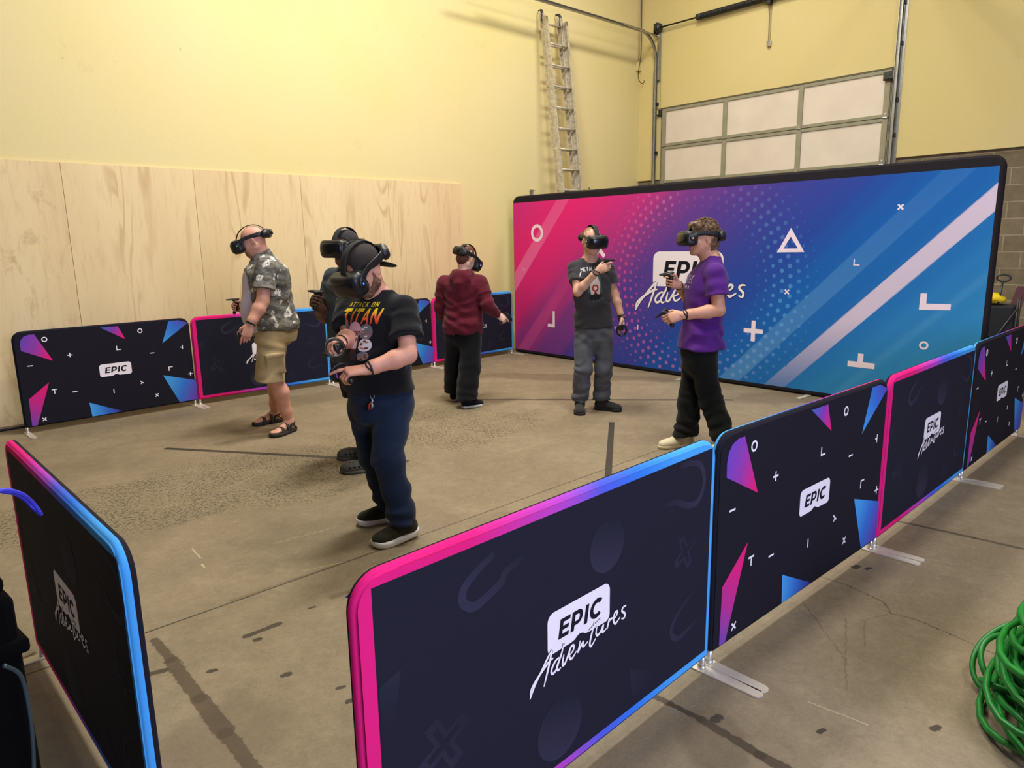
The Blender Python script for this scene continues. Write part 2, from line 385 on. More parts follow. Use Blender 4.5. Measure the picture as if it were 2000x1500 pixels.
# ------------------------------------------------------------------ plywood lining sheets on the left wall
TJ, PS, PH = 4.1162, 1.2295, 2.467
for k in range(7):
    a0 = TJ + k * PS; o_ = thing('plywood_sheet', None, 'plywood', RM(0, a0, 0))
    lab = ['pale plywood sheet farthest right on the yellow wall, behind the person in the maroon hoodie',
           'plywood sheet second from the right, behind the two men in dark t-shirts',
           'streaky-grained plywood sheet directly behind the man in the grey floral shirt',
           'plywood sheet with repeated flame-shaped grain loops, left of the floral-shirt man',
           'blotchy darker plywood sheet at the left edge of the photo', 'hidden', 'hidden'][k]
    if k == 5: COL.objects.unlink(o_); break
    b = MB(lambda x, y, z: RM(x, y, z) - Vector(o_.location)); w = PS - .004
    if k == 4: w = PS * 2
    b.box(.003, .021, a0, a0 + w, .006, PH, 0)
    o = b.build('plywood_sheet', m_plyb if k == 4 else m_ply); fixn(o)
    o.location = o_.location; COL.objects.unlink(o_); bpy.data.objects.remove(o_)
    tag(o, lab, 'plywood', 'plywood sheets lining the left wall')

# ------------------------------------------------------------------ sectional overhead door (a setting door)
m_doorw = mat('door_panel_white', srgb(224, 210, 190), .55, var=.05, vscale=3, spec=.3)
m_doorf = mat('door_frame_grey', srgb(150, 144, 118), .5, var=.08, vscale=12, spec=.4)
door = bpy.data.objects.new('door_1', None); COL.objects.link(door); door.location = RM(DS0, .0, 0); door['kind'] = 'structure'
bpy.context.view_layer.update()
DO = Vector(door.location); fD = lambda x, y, z: RM(x, y, z) - DO
xs = [.49, 1.7028, 2.9428, 4.19]
zr = [3.836, 3.216, 2.604, 1.985, 1.365, .745, .03]
for i in range(6):
    zt, zb = zr[i], zr[i + 1]
    b = MB(fD); b.box(xs[0], xs[3], -.03, .012, zb + .004, zt - .004); o = b.build('door_section', m_doorw, door); fixn(o)
    f = MB(fD)
    f.box(xs[0], xs[3], .012, .03, zt - .05, zt - .004, .004); f.box(xs[0], xs[3], .012, .03, zb + .004, zb + .05, .004)
    for j, x in enumerate(xs):
        hw = .038
        c = x + (.045 if j == 0 else -.045 if j == 3 else 0)
        f.box(c - hw, c + hw, .012, .034, zb + .005, zt - .005, .004)
    o2 = f.build('section_frame', m_doorf, o); fixn(o2)
    for j, x in enumerate(xs):
        c = x + (.045 if j == 0 else -.045 if j == 3 else 0)
        h = MB(fD); 
        h.box(c - .02, c + .02, .034, .040, zb - .0, zb + .06, .003); h.tube([(c - .03, .042, zb), (c + .03, .042, zb)], .008, 8)
        o3 = h.build('hinge', m_steel, o)
b = MB(fD); b.box(.43, .49, -.02, .05, 3.80 - .08, 3.83, .004); b.tube([(.40, .06, 3.74), (.50, .06, 3.74)], .012); b.build('top_bracket', m_darksteel, door)
b = MB(fD); b.box(4.10, 4.24, .03, .09, 3.70, 3.80, .006); b.tube([(4.1, .07, 3.70), (4.28, .07, 3.70)], .014); b.build('top_bracket', m_darksteel, door)
b = MB(fD); b.box(DS0 + .0, DS1, .0, .03, 3.838, 3.87); b.box(4.25, 4.30, .05, .06, 0, 3.9); o = b.build('door_jamb', m_doorf, door); fixn(o)

# door tracks -----------------------------------------------------------
def track(s, ztop, label, ang_out):
    t = thing('door_track', label, 'door track', RM(s, .10, 0), 0, 'tracks of the overhead door'); o0 = Vector(t.location)
    f = lambda x, y, z: RM(s + x, .10 + y, z) - o0
    R_ = .42; pts = [(0, 0, z) for z in np.linspace(.02, ztop - R_, 12)]
    pts += [(0, R_ - R_ * math.cos(a), ztop - R_ + R_ * math.sin(a)) for a in np.linspace(.12, math.pi / 2, 12)]
    pts += [(0, y, ztop + .0) for y in np.linspace(R_ + .2, 4.0, 8)]
    V = []; F = []
    prof = [(-.022, -.02), (-.022, .02), (.0, .026), (.016, .022), (.016, .018), (.0, .021), (-.018, .016), (-.018, -.016), (.0, -.021), (.016, -.018), (.016, -.022), (.0, -.026)]
    for i, p in enumerate(pts):
        a = Vector(pts[min(i + 1, len(pts) - 1)]) - Vector(pts[max(i - 1, 0)]); a.normalize(); nrm = Vector((0, a.z, -a.y))
        for u, v in prof: V.append(Vector(p) + Vector((1, 0, 0)) * u + nrm * v)
    n = len(prof)
    for i in range(len(pts) - 1):
        for k in range(n): F.append([i * n + k, i * n + (k + 1) % n, (i + 1) * n + (k + 1) % n, (i + 1) * n + k])
    b = MB(f); b.add([v[:] for v in V], F); o = b.build('track_rail', m_steel, t); fixn(o)
    b = MB(f)
    b.box(-.06 if s < 1 else .02, -.02 if s < 1 else .06, -.05, -.045, .02, ztop - .5)     # wall angle
    b.box(-.03, -.025, -.05, .03, .02, ztop - .55)
    if s < 1:
        b.box(.02, .06, -.04, .0, 4.3, 5.1)
        b.tube([(.02, -.02, ztop - .02), (.0, .5, ztop + .0), (0, .9, ztop + .02)], .018, 6)
    o = b.build('wall_angle', m_steel, t); fixn(o)
    for z in ([.6, 1.4, 2.2, 3.1, 3.9] if s < 1 else [1.2, 2.2, 2.95, 3.4, 4.1, 4.6]):
        b = MB(f); b.box(-.02, .035, -.055, -.015, z, z + .05, .004); b.build('track_bracket', m_darksteel, t)
    return t
track(.40, 5.02, 'steel track curving from beside the overhead door to overhead, left side of the door', 0)
track(4.275, 5.3, 'steel vertical track on the right side of the overhead door', 0)
# torsion shaft with spring and drum
t = thing('torsion_shaft', 'dark steel spring shaft mounted on the yellow wall above the overhead door', 'door spring', RM(.44, .12, 5.12)); o0 = Vector(t.location)
f = lambda x, y, z: RM(.44 + x, .12 + y, 5.12 + z) - o0
b = MB(f); b.tube([(-.05, 0, 0), (4.0, 0, 0)], .013, 10); b.build('shaft', m_darksteel, t, True)
for x0, sgn in ((-.02, 1), (3.8, -1)):
    b = MB(f); b.tube([(x0, 0, 0), (x0 + .012, 0, 0), (x0 + .03, 0, 0), (x0 + .05, 0, 0), (x0 + .075, 0, 0)], [.085, .09, .06, .075, .055], 20); b.box(x0 - .03, x0 - .02, -.066, .06, -.1, .07); b.build('cable_drum', m_darksteel, t, False)
    b = MB(f); b.tube([(x0 + .05, -.05, -.02), (x0 + .055, -.055, -1.4)], .003, 6); b.build('lift_cable', m_steel, t)
for x0, x1 in ((.78, 1.92), (2.02, 3.1)):
    b = MB(f); pts = []; n_ = 52
    for i in range(n_ * 8): a = i * math.pi / 4; pts.append((x0 + (x1 - x0) * i / (n_ * 8), -.0 + .043 * math.cos(a), .043 * math.sin(a)))
    b.tube(pts, .0085, 5); b.tube([(x0 - .03, 0, 0), (x0 + .04, 0, 0)], .048, 14); b.tube([(x1 - .04, 0, 0), (x1 + .03, 0, 0)], .048, 14)
    b.build('torsion_spring', m_darksteel, t, True)
b = MB(f); b.box(1.93, 2.0, -.066, .02, -.09, .09, .004); b.build('center_bracket', m_darksteel, t)
t = thing('perforated_hanger', 'thin perforated steel strap hanging below the spring shaft', 'hanger strap', RM(2.42, .06, 4.48)); o0 = Vector(t.location)
f = lambda x, y, z: RM(2.42 + x, .06 + y, 4.48 + z) - o0
b = MB(f); b.box(-.018, -.014, -.005, .02, 0, .62); b.box(-.018, .006, -.005, -.002, 0, .62); o = b.build('strap', mat('tan_painted_steel', srgb(176, 158, 112), .5), t); fixn(o)
b = MB(f); b.box(-.03, .03, -.006, .03, -.03, .05, .004); b.build('strap_end', m_steel, t)

# conduit with junction box on the corner -------------------------------
m_cond = mat('painted_conduit', srgb(214, 196, 138), .5); m_blk = mat('black_rubber', (.012, .012, .012), .5)
t = thing('electrical_conduit', 'thin vertical conduit with a small junction box near the room corner', 'conduit', RM(.02, .09, 4.5)); o0 = Vector(t.location)
f = lambda x, y, z: RM(x, .05 + y, z) - o0
b = MB(f); b.tube([(.02, .03, 4.65), (.02, .03, ROOMH)], .012, 8); b.build('conduit_pipe', m_cond, t, True)
b = MB(f); b.box(.003, .06, -.03, .09, 4.52, 4.66, .005); b.build('junction_box', m_cond, t)
b = MB(f); b.tube(catmull([(.05, .05, 6.6), (.06, .03, 5.8), (.06, .02, 5.1), (.07, .04, 4.75), (.10, .14, 4.5), (.12, .16, 4.36), (.12, .06, 4.30), (.12, -.02, 4.40), (.10, -.03, 4.62)], 8), .006, 6); b.build('loose_wire', m_blk, t, True)

# ------------------------------------------------------------------ aluminium extension ladder leaning on the left wall
m_lad = mat('worn_ladder_aluminium', srgb(196, 186, 162), .5, metal=.25, var=.28, vscale=22)
LS, LW = 2.50, .40     # centre distance from the corner, width
t = thing('extension_ladder', 'tall worn aluminium extension ladder leaning on the yellow wall behind the backdrop', 'ladder', RM(.9, LS, 0)); o0 = Vector(t.location)
LZ = 5.0
def lf(x, y, z):    # x across, y off the ladder plane (into room), z along ladder
    s = .10 + (LZ - z) * .105
    return RM(s + y, LS - .14 + x + (LZ - z) * -.027, z * .993) - o0
for sec, (dy, z0, z1) in enumerate(((0, .9, LZ), (.085, .02, LZ - .06))):
    for sx in (-1, 1):
        w = LW / 2 + (.03 if sec else 0)
        b = MB(lf); x = sx * w
        b.box(x - .004, x + .004, dy - .038, dy + .038, z0, z1)
        b.box(x - (.034 if sx > 0 else 0), x + (.034 if sx < 0 else 0), dy - .038, dy - .033, z0, z1); b.box(x - (.034 if sx > 0 else 0), x + (.034 if sx < 0 else 0), dy + .033, dy + .038, z0, z1)
        for kz in range(int((z1 - z0) / .305)): zz_ = .30 + .305 * kz; b.box(x - .007, x + .007, dy - .008, dy + .008, zz_ - .012, zz_ + .012) if z0 < zz_ < z1 else None
        o = b.build('side_rail', m_lad, t); fixn(o)
for i in range(16):
    z = .30 + i * .305
    for dy, lo in ((0, .95), (.085, 0)):
        if z < lo or (dy and z > 4.85): continue
        if dy and z < 4.0 and z > .95 and i % 1: continue
        b = MB(lf); b.tube([(-LW / 2 - .01, dy, z), (LW / 2 + .01, dy, z)], .016, 8); b.build('rung', m_lad, t, True)
for sx in (-1, 1):
    b = MB(lf); x = sx * LW / 2; b.tube(catmull([(x, .0, LZ - .12), (x, .02, LZ - .02), (x * .97, -.0, LZ + .05), (x * .9, -.06, LZ + .06)], 4), [.022] * 13, 8, flat=.4); b.build('rail_end_cap', m_blk, t)

# ------------------------------------------------------------------ printed graphics (polygons in x,z of the fabric face)
def lin(c): return np.array(srgb(*c))
WHITE = lin((238, 230, 236)); INK = lin((24, 22, 34)); PINK = lin((226, 30, 120)); VIO = lin((116, 74, 190)); BLU = lin((52, 112, 205)); SKY = lin((74, 164, 235))
def ell(cx, cz, rx, rz, n=24, a0=0, a1=2 * math.pi): return [(cx + rx * math.cos(a0 + (a1 - a0) * i / n), cz + rz * math.sin(a0 + (a1 - a0) * i / n)) for i in range(n)]
def rot(P, a, c=(0, 0)):
    ca, sa = math.cos(a), math.sin(a)
    return [(c[0] + (x * ca - z * sa), c[1] + (x * sa + z * ca)) for x, z in P]
class Print:
    def __init__(s, mb, yf, sgn=-1, mi=0, step=.0005): s.mb = mb; s.y = yf; s.sgn = sgn; s.k = 1; s.mi = mi; s.step = step
    def poly(s, P, col, layer=None):
        """col: colour or function (x,z)->colour"""
        k = layer or 1; s.cnt = getattr(s, 'cnt', 0) + 1
        y = s.y + s.sgn * (s.step * k + (s.cnt % 90) * 3e-6 * (s.step > 0))
        tri = tessellate_polygon([[Vector((x, z, 0)) for x, z in P]])
        b = len(s.mb.V); f = s.mb.f
        for x, z in P:
            s.mb.V.append(Vector(f(x, y, z)) if f else Vector((x, y, z)))
            s.mb.C.append(tuple(col(x, z)) if callable(col) else tuple(col))
        for t in tri:
            a_, b_, c_ = [P[i] for i in t]
            ar = (b_[0] - a_[0]) * (c_[1] - a_[1]) - (c_[0] - a_[0]) * (b_[1] - a_[1])
            t = list(t) if (ar > 0) == (s.sgn < 0) else list(t)[::-1]
            s.mb.F.append([i + b for i in t]); s.mb.mi.append(s.mi)
    def ring(s, P, Q, col, layer=1):
        """band between two closed outlines with equal counts"""
        n = len(P)
        for i in range(n): s.poly([P[i], P[(i + 1) % n], Q[(i + 1) % n], Q[i]], col, layer)
    def stroke(s, P, w, col, layer=1, taper=.5):
        P = [np.array(p, float) for p in P]; L_, R_ = [], []
        n = len(P)
        for i, p in enumerate(P):
            t = P[min(i + 1, n - 1)] - P[max(i - 1, 0)]; t /= (np.linalg.norm(t) + 1e-9); nn = np.array([-t[1], t[0]])
            ww = (w[i] if isinstance(w, list) else w) * (1 if taper >= 1 else (taper + (1 - taper) * min(1, 4 * min(i, n - 1 - i) / n)))
            L_.append(tuple(p + nn * ww)); R_.append(tuple(p - nn * ww))
        for i in range(n - 1): s.poly([L_[i], R_[i], R_[i + 1], L_[i + 1]], col, layer)
    def plus(s, cx, cz, a, w, col, rotn=0, layer=1, kind='+'):
        sh = {'+': [(-a, -w, a, w), (-w, -a, w, a)], '-': [(-a, -w, a, w)], 'T': [(-a, a - 2 * w, a, a), (-w, -a, w, a)],
              'L': [(-a, -a, -a + 2 * w, a), (-a, -a, a, -a + 2 * w)], 't': [(-w, -a, w, a), (-a, -w, w, w)], 'y': [(-a, -w, a, w), (0, -a, 2 * w, 0)]}[kind]
        if kind == '+': sh = [(-a, -w, a, w), (-w, -a, w, -w), (-w, w, w, a)]
        if kind == 'T': sh = [(-a, a - 2 * w, a, a), (-w, -a, w, a - 2 * w)]
        if kind == 'L': sh = [(-a, -a + 2 * w, -a + 2 * w, a), (-a, -a, a, -a + 2 * w)]
        if kind == 't': sh = [(-w, -a, w, a), (-a, -w, -w, w)]
        if kind == 'y': sh = [(-a, -w, a, w), (0, -a, 2 * w, -w)]
        for x0, z0, x1, z1 in sh: s.poly(rot([(x0, z0), (x1, z0), (x1, z1), (x0, z1)], rotn, (cx, cz)), col, layer)

SCRIPT = {'A1': [(.5439, .38), (.5653, .415), (.594, .4469), (.6231, .4793), (.6384, .4915)], 'A2': [(.6384, .4915), (.632, .4724), (.6208, .4396), (.6022, .3914)],
 'A3': [(.5460, .388), (.5495, .4067), (.569, .4266), (.5975, .4452), (.6265, .4614), (.6429, .4634)],
 'd1': [(.6687, .4542), (.652, .4496), (.6352, .4301), (.6388, .4147), (.6554, .4205), (.6686, .4419)], 'd2': [(.6896, .4902), (.68, .4642), (.6686, .4446), (.6584, .4273), (.6647, .4147), (.676, .4191)],
 'v': [(.6894, .4545), (.6836, .4322), (.6854, .4208), (.6968, .426), (.7161, .4604)], 'e': [(.7141, .4404), (.7316, .4493), (.7335, .4638), (.7219, .4648), (.7122, .4469), (.7179, .4274), (.7296, .4263), (.7464, .4398)],
 'n': [(.7638, .4665), (.759, .4482), (.7531, .4334), (.765, .4456), (.7781, .4562), (.7758, .4436), (.783, .4404), (.7992, .4475)], 't': [(.8337, .5), (.8195, .4673), (.8094, .4373), (.8165, .4255), (.8383, .4419)],
 't2': [(.8051, .4806), (.8317, .4865), (.8629, .4979)], 'u': [(.8442, .4798), (.8394, .4588), (.8487, .4475), (.8646, .4566), (.8759, .4708), (.8706, .4512), (.8783, .4479), (.8911, .4527)],
 'r': [(.9059, .4808), (.9005, .4649), (.8946, .4491)], 'r2': [(.9017, .4673), (.9103, .4754), (.9234, .4753)],
 'e2': [(.9235, .467), (.9432, .4766), (.9474, .4882), (.935, .4888), (.927, .4685), (.9361, .4505), (.9481, .4539), (.9622, .4629)], 's': [(.9947, .491), (.9788, .4905), (.9722, .4797), (.9875, .4645), (.9842, .4509), (.9696, .4545)]}
def logo_box():
    P = []
    for cx, cz, a0, r in ((.905, .355, 0, .095), (.095, .355, 90, .095), (.075, .075, 180, .075)):
        P += [(cx + r * math.cos(math.radians(a0 + i * 15)), cz + r * math.sin(math.radians(a0 + i * 15))) for i in range(7)]
    P += [(.36, .004), (.41, .012), (.455, .038), (.50, .052), (.545, .038), (.59, .012), (.64, .004)]
    P += [(.925 + .075 * math.cos(math.radians(a0)), .075 + .075 * math.sin(math.radians(a0))) for a0 in range(-90, 1, 15)]
    return P
def epic_glyphs():
    """letters in unit height, list of (x offset, polygons)"""
    w = .25
    E = [[(0, 0), (w, 0), (w, 1), (0, 1)], [(w, 0), (.72, 0), (.72, .21), (w, .21)], [(w, .40), (.66, .40), (.66, .60), (w, .60)], [(w, .79), (.72, .79), (.72, 1), (w, 1)]]
    arc = lambda cx, cz, rx, rz, ix, iz, a0, a1, n: [[(cx + rx * math.cos(t0), cz + rz * math.sin(t0)), (cx + rx * math.cos(t1), cz + rz * math.sin(t1)), (cx + ix * math.cos(t1), cz + iz * math.sin(t1)), (cx + ix * math.cos(t0), cz + iz * math.sin(t0))]
            for t0, t1 in [(math.radians(a0 + (a1 - a0) * i / n), math.radians(a0 + (a1 - a0) * (i + 1) / n)) for i in range(n)]]
    Pg = [[(0, 0), (w, 0), (w, 1), (0, 1)], [(w, .79), (.45, .79), (.45, 1), (w, 1)], [(w, .26), (.45, .26), (.45, .46), (w, .46)]] + arc(.45, .63, .37, .37, .13, .165, -90, 90, 10)
    I = [[(0, 0), (w, 0), (w, 1), (0, 1)]]
    Cg = arc(.5, .5, .52, .53, .26, .29, 45, 315, 20)
    return [(0, E), (.86, Pg), (1.84, I), (2.25, Cg)]
def draw_logo(pr, x0, z0, sx, sz, script=True, L=1, white=WHITE, ink=INK):
    T = lambda P: [(x0 + sx * x, z0 + sz * z) for x, z in P]
    pr.poly(T(logo_box()), white, L)
    h = .21
    for xo, polys in epic_glyphs():
        for q in polys: pr.poly(T([(.155 + (xo + x) * h * 1.04 + z * h * .18, .12 + z * h) for x, z in q]), ink, L + 1)
    if script:
        for lay, wd, c in ((L + 2, .0195, ink), (L + 3, .0145, white)):
            for k, P in SCRIPT.items():
                Q = catmull([((x - .6212) / .288, (z - .4760) / .288) for x, z in P], 5)
                pr.stroke(T(Q), wd * sx, c, lay, .55 if lay == L + 3 else .8)

m_print = mat('printed_fabric', rough=.85, spec=.15, attr='Col', bump=.15, bscale=900)
m_pole = mat('satin_aluminium_tube', (.66, .65, .62), .35, metal=.8)
m_foot = mat('pale_aluminium_foot', srgb(214, 204, 186), .4, metal=.35)

def grad2(c0, c1, p0, p1, cm=None):
    d = (p1[0] - p0[0], p1[1] - p0[1]); l2 = d[0] ** 2 + d[1] ** 2
    def f(x, z):
        t = min(1, max(0, ((x - p0[0]) * d[0] + (z - p0[1]) * d[1]) / l2))
        if cm is not None: return c0 * (1 - 2 * t) + cm * 2 * t if t < .5 else cm * (2 - 2 * t) + c1 * (2 * t - 1)
        return c0 * (1 - t) + c1 * t
    return f
def subpoly(pr, P, col, layer=1, n=5):
    """quad/triangle subdivided so vertex colours follow the gradient"""
    if len(P) == 3: P = [P[0], P[1], P[2], P[2]]
    if len(P) != 4: pr.poly(P, col, layer); return
    A, B_, C_, D_ = [np.array(p) for p in P]
    g = [[tuple((A * (1 - i / n) + B_ * i / n) * (1 - j / n) + (D_ * (1 - i / n) + C_ * i / n) * j / n) for i in range(n + 1)] for j in range(n + 1)]
    for j in range(n):
        for i in range(n):
            q = [g[j][i], g[j][i + 1], g[j + 1][i + 1], g[j + 1][i]]
            qq = [p for k, p in enumerate(q) if np.hypot(p[0] - q[k - 1][0], p[1] - q[k - 1][1]) > 1e-6]
            if len(qq) > 2: pr.poly(qq, col, layer)

NAVY = lin((30, 30, 44)); NAVY2 = lin((27, 25, 36)); GHOST = lin((52, 50, 70))
BZ0, BH, BT = .057, .88, .036
def band_col(x, w): 
    t = x / w
    k = [(0, PINK), (.22, PINK * 1.0), (.45, lin((180, 70, 190))), (.56, lin((84, 92, 215))), (.68, lin((52, 120, 225))), (.85, SKY), (1.01, SKY)]
    for (a, ca), (b, cb) in zip(k, k[1:]):
        if t <= b: return ca * (1 - (t - a) / (b - a)) + cb * (t - a) / (b - a)
    return SKY
def outline(w, h, ins, r, rb, nx=30):
    """rounded rectangle outline points with sharp-rect partners; returns list of (x,z, cornerflag)"""
    P = []
    r = max(r - ins, .004); rb = max(rb - ins, .003); x0, x1, z0, z1 = ins, w - ins, ins, h - ins
    def arc(cx, cz, rr, a0): return [(cx + rr * math.cos(math.radians(a0 + i * 90 / 8)), cz + rr * math.sin(math.radians(a0 + i * 90 / 8))) for i in range(9)]
    P += arc(x1 - r, z1 - r, r, 0); P += [(x1 - r + (x0 - x1 + 2 * r) * i / nx, z1) for i in range(1, nx)]
    P += arc(x0 + r, z1 - r, r, 90); P += [(x0, z1 - r + (z0 + rb - z1 + r) * i / 10) for i in range(1, 10)]
    P += arc(x0 + rb, z0 + rb, rb, 180); P += [(x0 + rb + (x1 - x0 - 2 * rb) * i / nx, z0) for i in range(1, nx)]
    P += arc(x1 - rb, z0 + rb, rb, 270); P += [(x1, z0 + rb + (z1 - r - z0 - rb) * i / 10) for i in range(1, 10)]
    return P
def sharp(w, h, l, rt, t, bt, nx=30):
    x0, x1, z0, z1 = l, w - rt, bt, h - t
    P = [(x1, z1)] * 9 + [(x1 + (x0 - x1) * i / nx, z1) for i in range(1, nx)] + [(x0, z1)] * 9 + [(x0, z1 + (z0 - z1) * i / 10) for i in range(1, 10)]
    P += [(x0, z0)] * 9 + [(x0 + (x1 - x0) * i / nx, z0) for i in range(1, nx)] + [(x1, z0)] * 9 + [(x1, z0 + (z1 - z0) * i / 10) for i in range(1, 10)]
    return P

def confetti(pr, w, mir=False):
    X = (lambda P: [(w - x, z) for x, z in P]) if mir else (lambda P: P)
    Z = lambda P: X([(x, z - BZ0) for x, z in P])
    def q(P, c0, c1, cm, p0, p1):
        p0, p1 = Z([p0, p1]); subpoly(pr, Z(P), grad2(c0, c1, p0, p1, cm), 1)
    arcp = [(.0573, .764), (.056, .82), (.066, .86), (.09, .888), (.13, .9018), (.1753, .9018)]
    for a, b in zip(arcp, arcp[1:]): q([a, b, (.2936, .6447)], VIO * .9, PINK, lin((150, 60, 165)), (.05, .8), (.27, .7))
    q([(.7139, .9122), (.8705, .9115), (.923, .7792)], BLU * .8, PINK, lin((130, 60, 170)), (.73, .92), (.92, .83))
    q([(1.3445, .918), (1.44, .918), (1.535, .885), (1.2612, .6986)], SKY * .85, lin((88, 64, 165)), BLU, (1.27, .74), (1.52, .92))
    q([(1.2334, .3724), (1.555, .275), (1.555, .07), (1.3665, .0704)], SKY * .9, lin((100, 60, 165)), BLU, (1.28, .28), (1.56, .15))
    q([(.5394, .2063), (.8237, .0700), (.5500, .066)], SKY * .95, lin((60, 50, 140)), BLU, (.55, .1), (.8, .1))
    q([(.2363, .4512), (.0981, .068), (.0551, .068), (.0603, .3174)], PINK, lin((110, 70, 165)), lin((190, 45, 140)), (.2, .38), (.06, .08))
    ic = [(.2483, .8484, 'O', 0), (.4331, .681, '+', 0), (.1094, .621, '-', 0), (.8541, .7001, 'L', 0), (1.0648, .8473, 'O', 0), (1.1526, .6128, '-', 0), (1.4537, .6389, 't', 0),
          (1.3154, .4314, 'L', -1.57), (1.505, .3503, '+', 0), (1.0266, .3338, 'y', -.7), (.7642, .2839, '-', 1.57), (1.1532, .1787, '+', .78), (.2692, .36, 'T', 0), (.4318, .3308, '-', 0), (.1581, .1145, '+', .78)]
    for x, z, k, r in ic:
        (x, z), = Z([(x, z)])
        if k == 'O': pr.ring(ell(x, z, .0235, .0235), ell(x, z, .0145, .0145), WHITE)
        else: pr.plus(x, z, .0215, .0042, WHITE, r, 1, k)
    draw_logo(pr, (w - .94 if mir else .662), .435 - BZ0, .285, .27, False)
def adventures(pr, w):
    base = NAVY
    def gf(a0, p0, p1):
        g = grad2(GHOST * a0 + base * (1 - a0), base * 1.02, p0, p1); return lambda x, z: g(x, z)
    Z = lambda P: [(x, z - BZ0) for x, z in P]
    def band(P, wd, a, p0, p1):
        Q = catmull(Z(P), 4); pr.stroke(Q, wd, gf(a, *Z([p0, p1])), 1, .8)
    band([(.42, .86), (.3555, .83), (.315, .80), (.312, .765), (.345, .74), (.385, .748), (.4443, .772), (.4612, .795), (.5451, .82)], .013, .8, (.33, .76), (.52, .88))
    band([(1.30, .885), (1.40, .872), (1.445, .835), (1.455, .775), (1.41, .722), (1.33, .735), (1.28, .758), (1.2, .77)], .012, .75, (1.43, .79), (1.2, .86))
    band([(1.43, .39), (1.33, .345), (1.275, .30), (1.272, .262), (1.31, .232), (1.37, .238), (1.45, .255)], .011, .6, (1.28, .26), (1.45, .36))
    for cx, cz, r in ((.895, .725, .085), (.675, .215, .1)):
        cz -= BZ0; c = gf(.85, (cx, cz - r), (cx + r * .5, cz + r))
        for j in range(4):
            pr.ring(ell(cx, cz, r * (1 - j / 4), r * (1 - j / 4), 28), ell(cx, cz, r * (1 - (j + 1) / 4) + 1e-4, r * (1 - (j + 1) / 4) + 1e-4, 28), c)
    for cx, cz, a, r in ((1.345, .555, .07, .45), (.235, .41, .085, .5)):
        cz -= BZ0
        pr.plus(cx, cz, a, a * .28, gf(.6, (cx - a, cz - a), (cx + a, cz + a)), r, 1)
        pr.plus(cx, cz, a * .68, a * .10, base, r, 2)
    subpoly(pr, Z([(.055, .655), (.118, .675), (.0826, .507), (.055, .512)]), gf(.5, (.1, .66), (.06, .5)))
    subpoly(pr, Z([(1.02, .246), (1.23, .145), (1.035, .131)]), gf(.25, (1.02, .2), (1.2, .15)))
    draw_logo(pr, .6212, .4734 - BZ0, .288, .288, True)

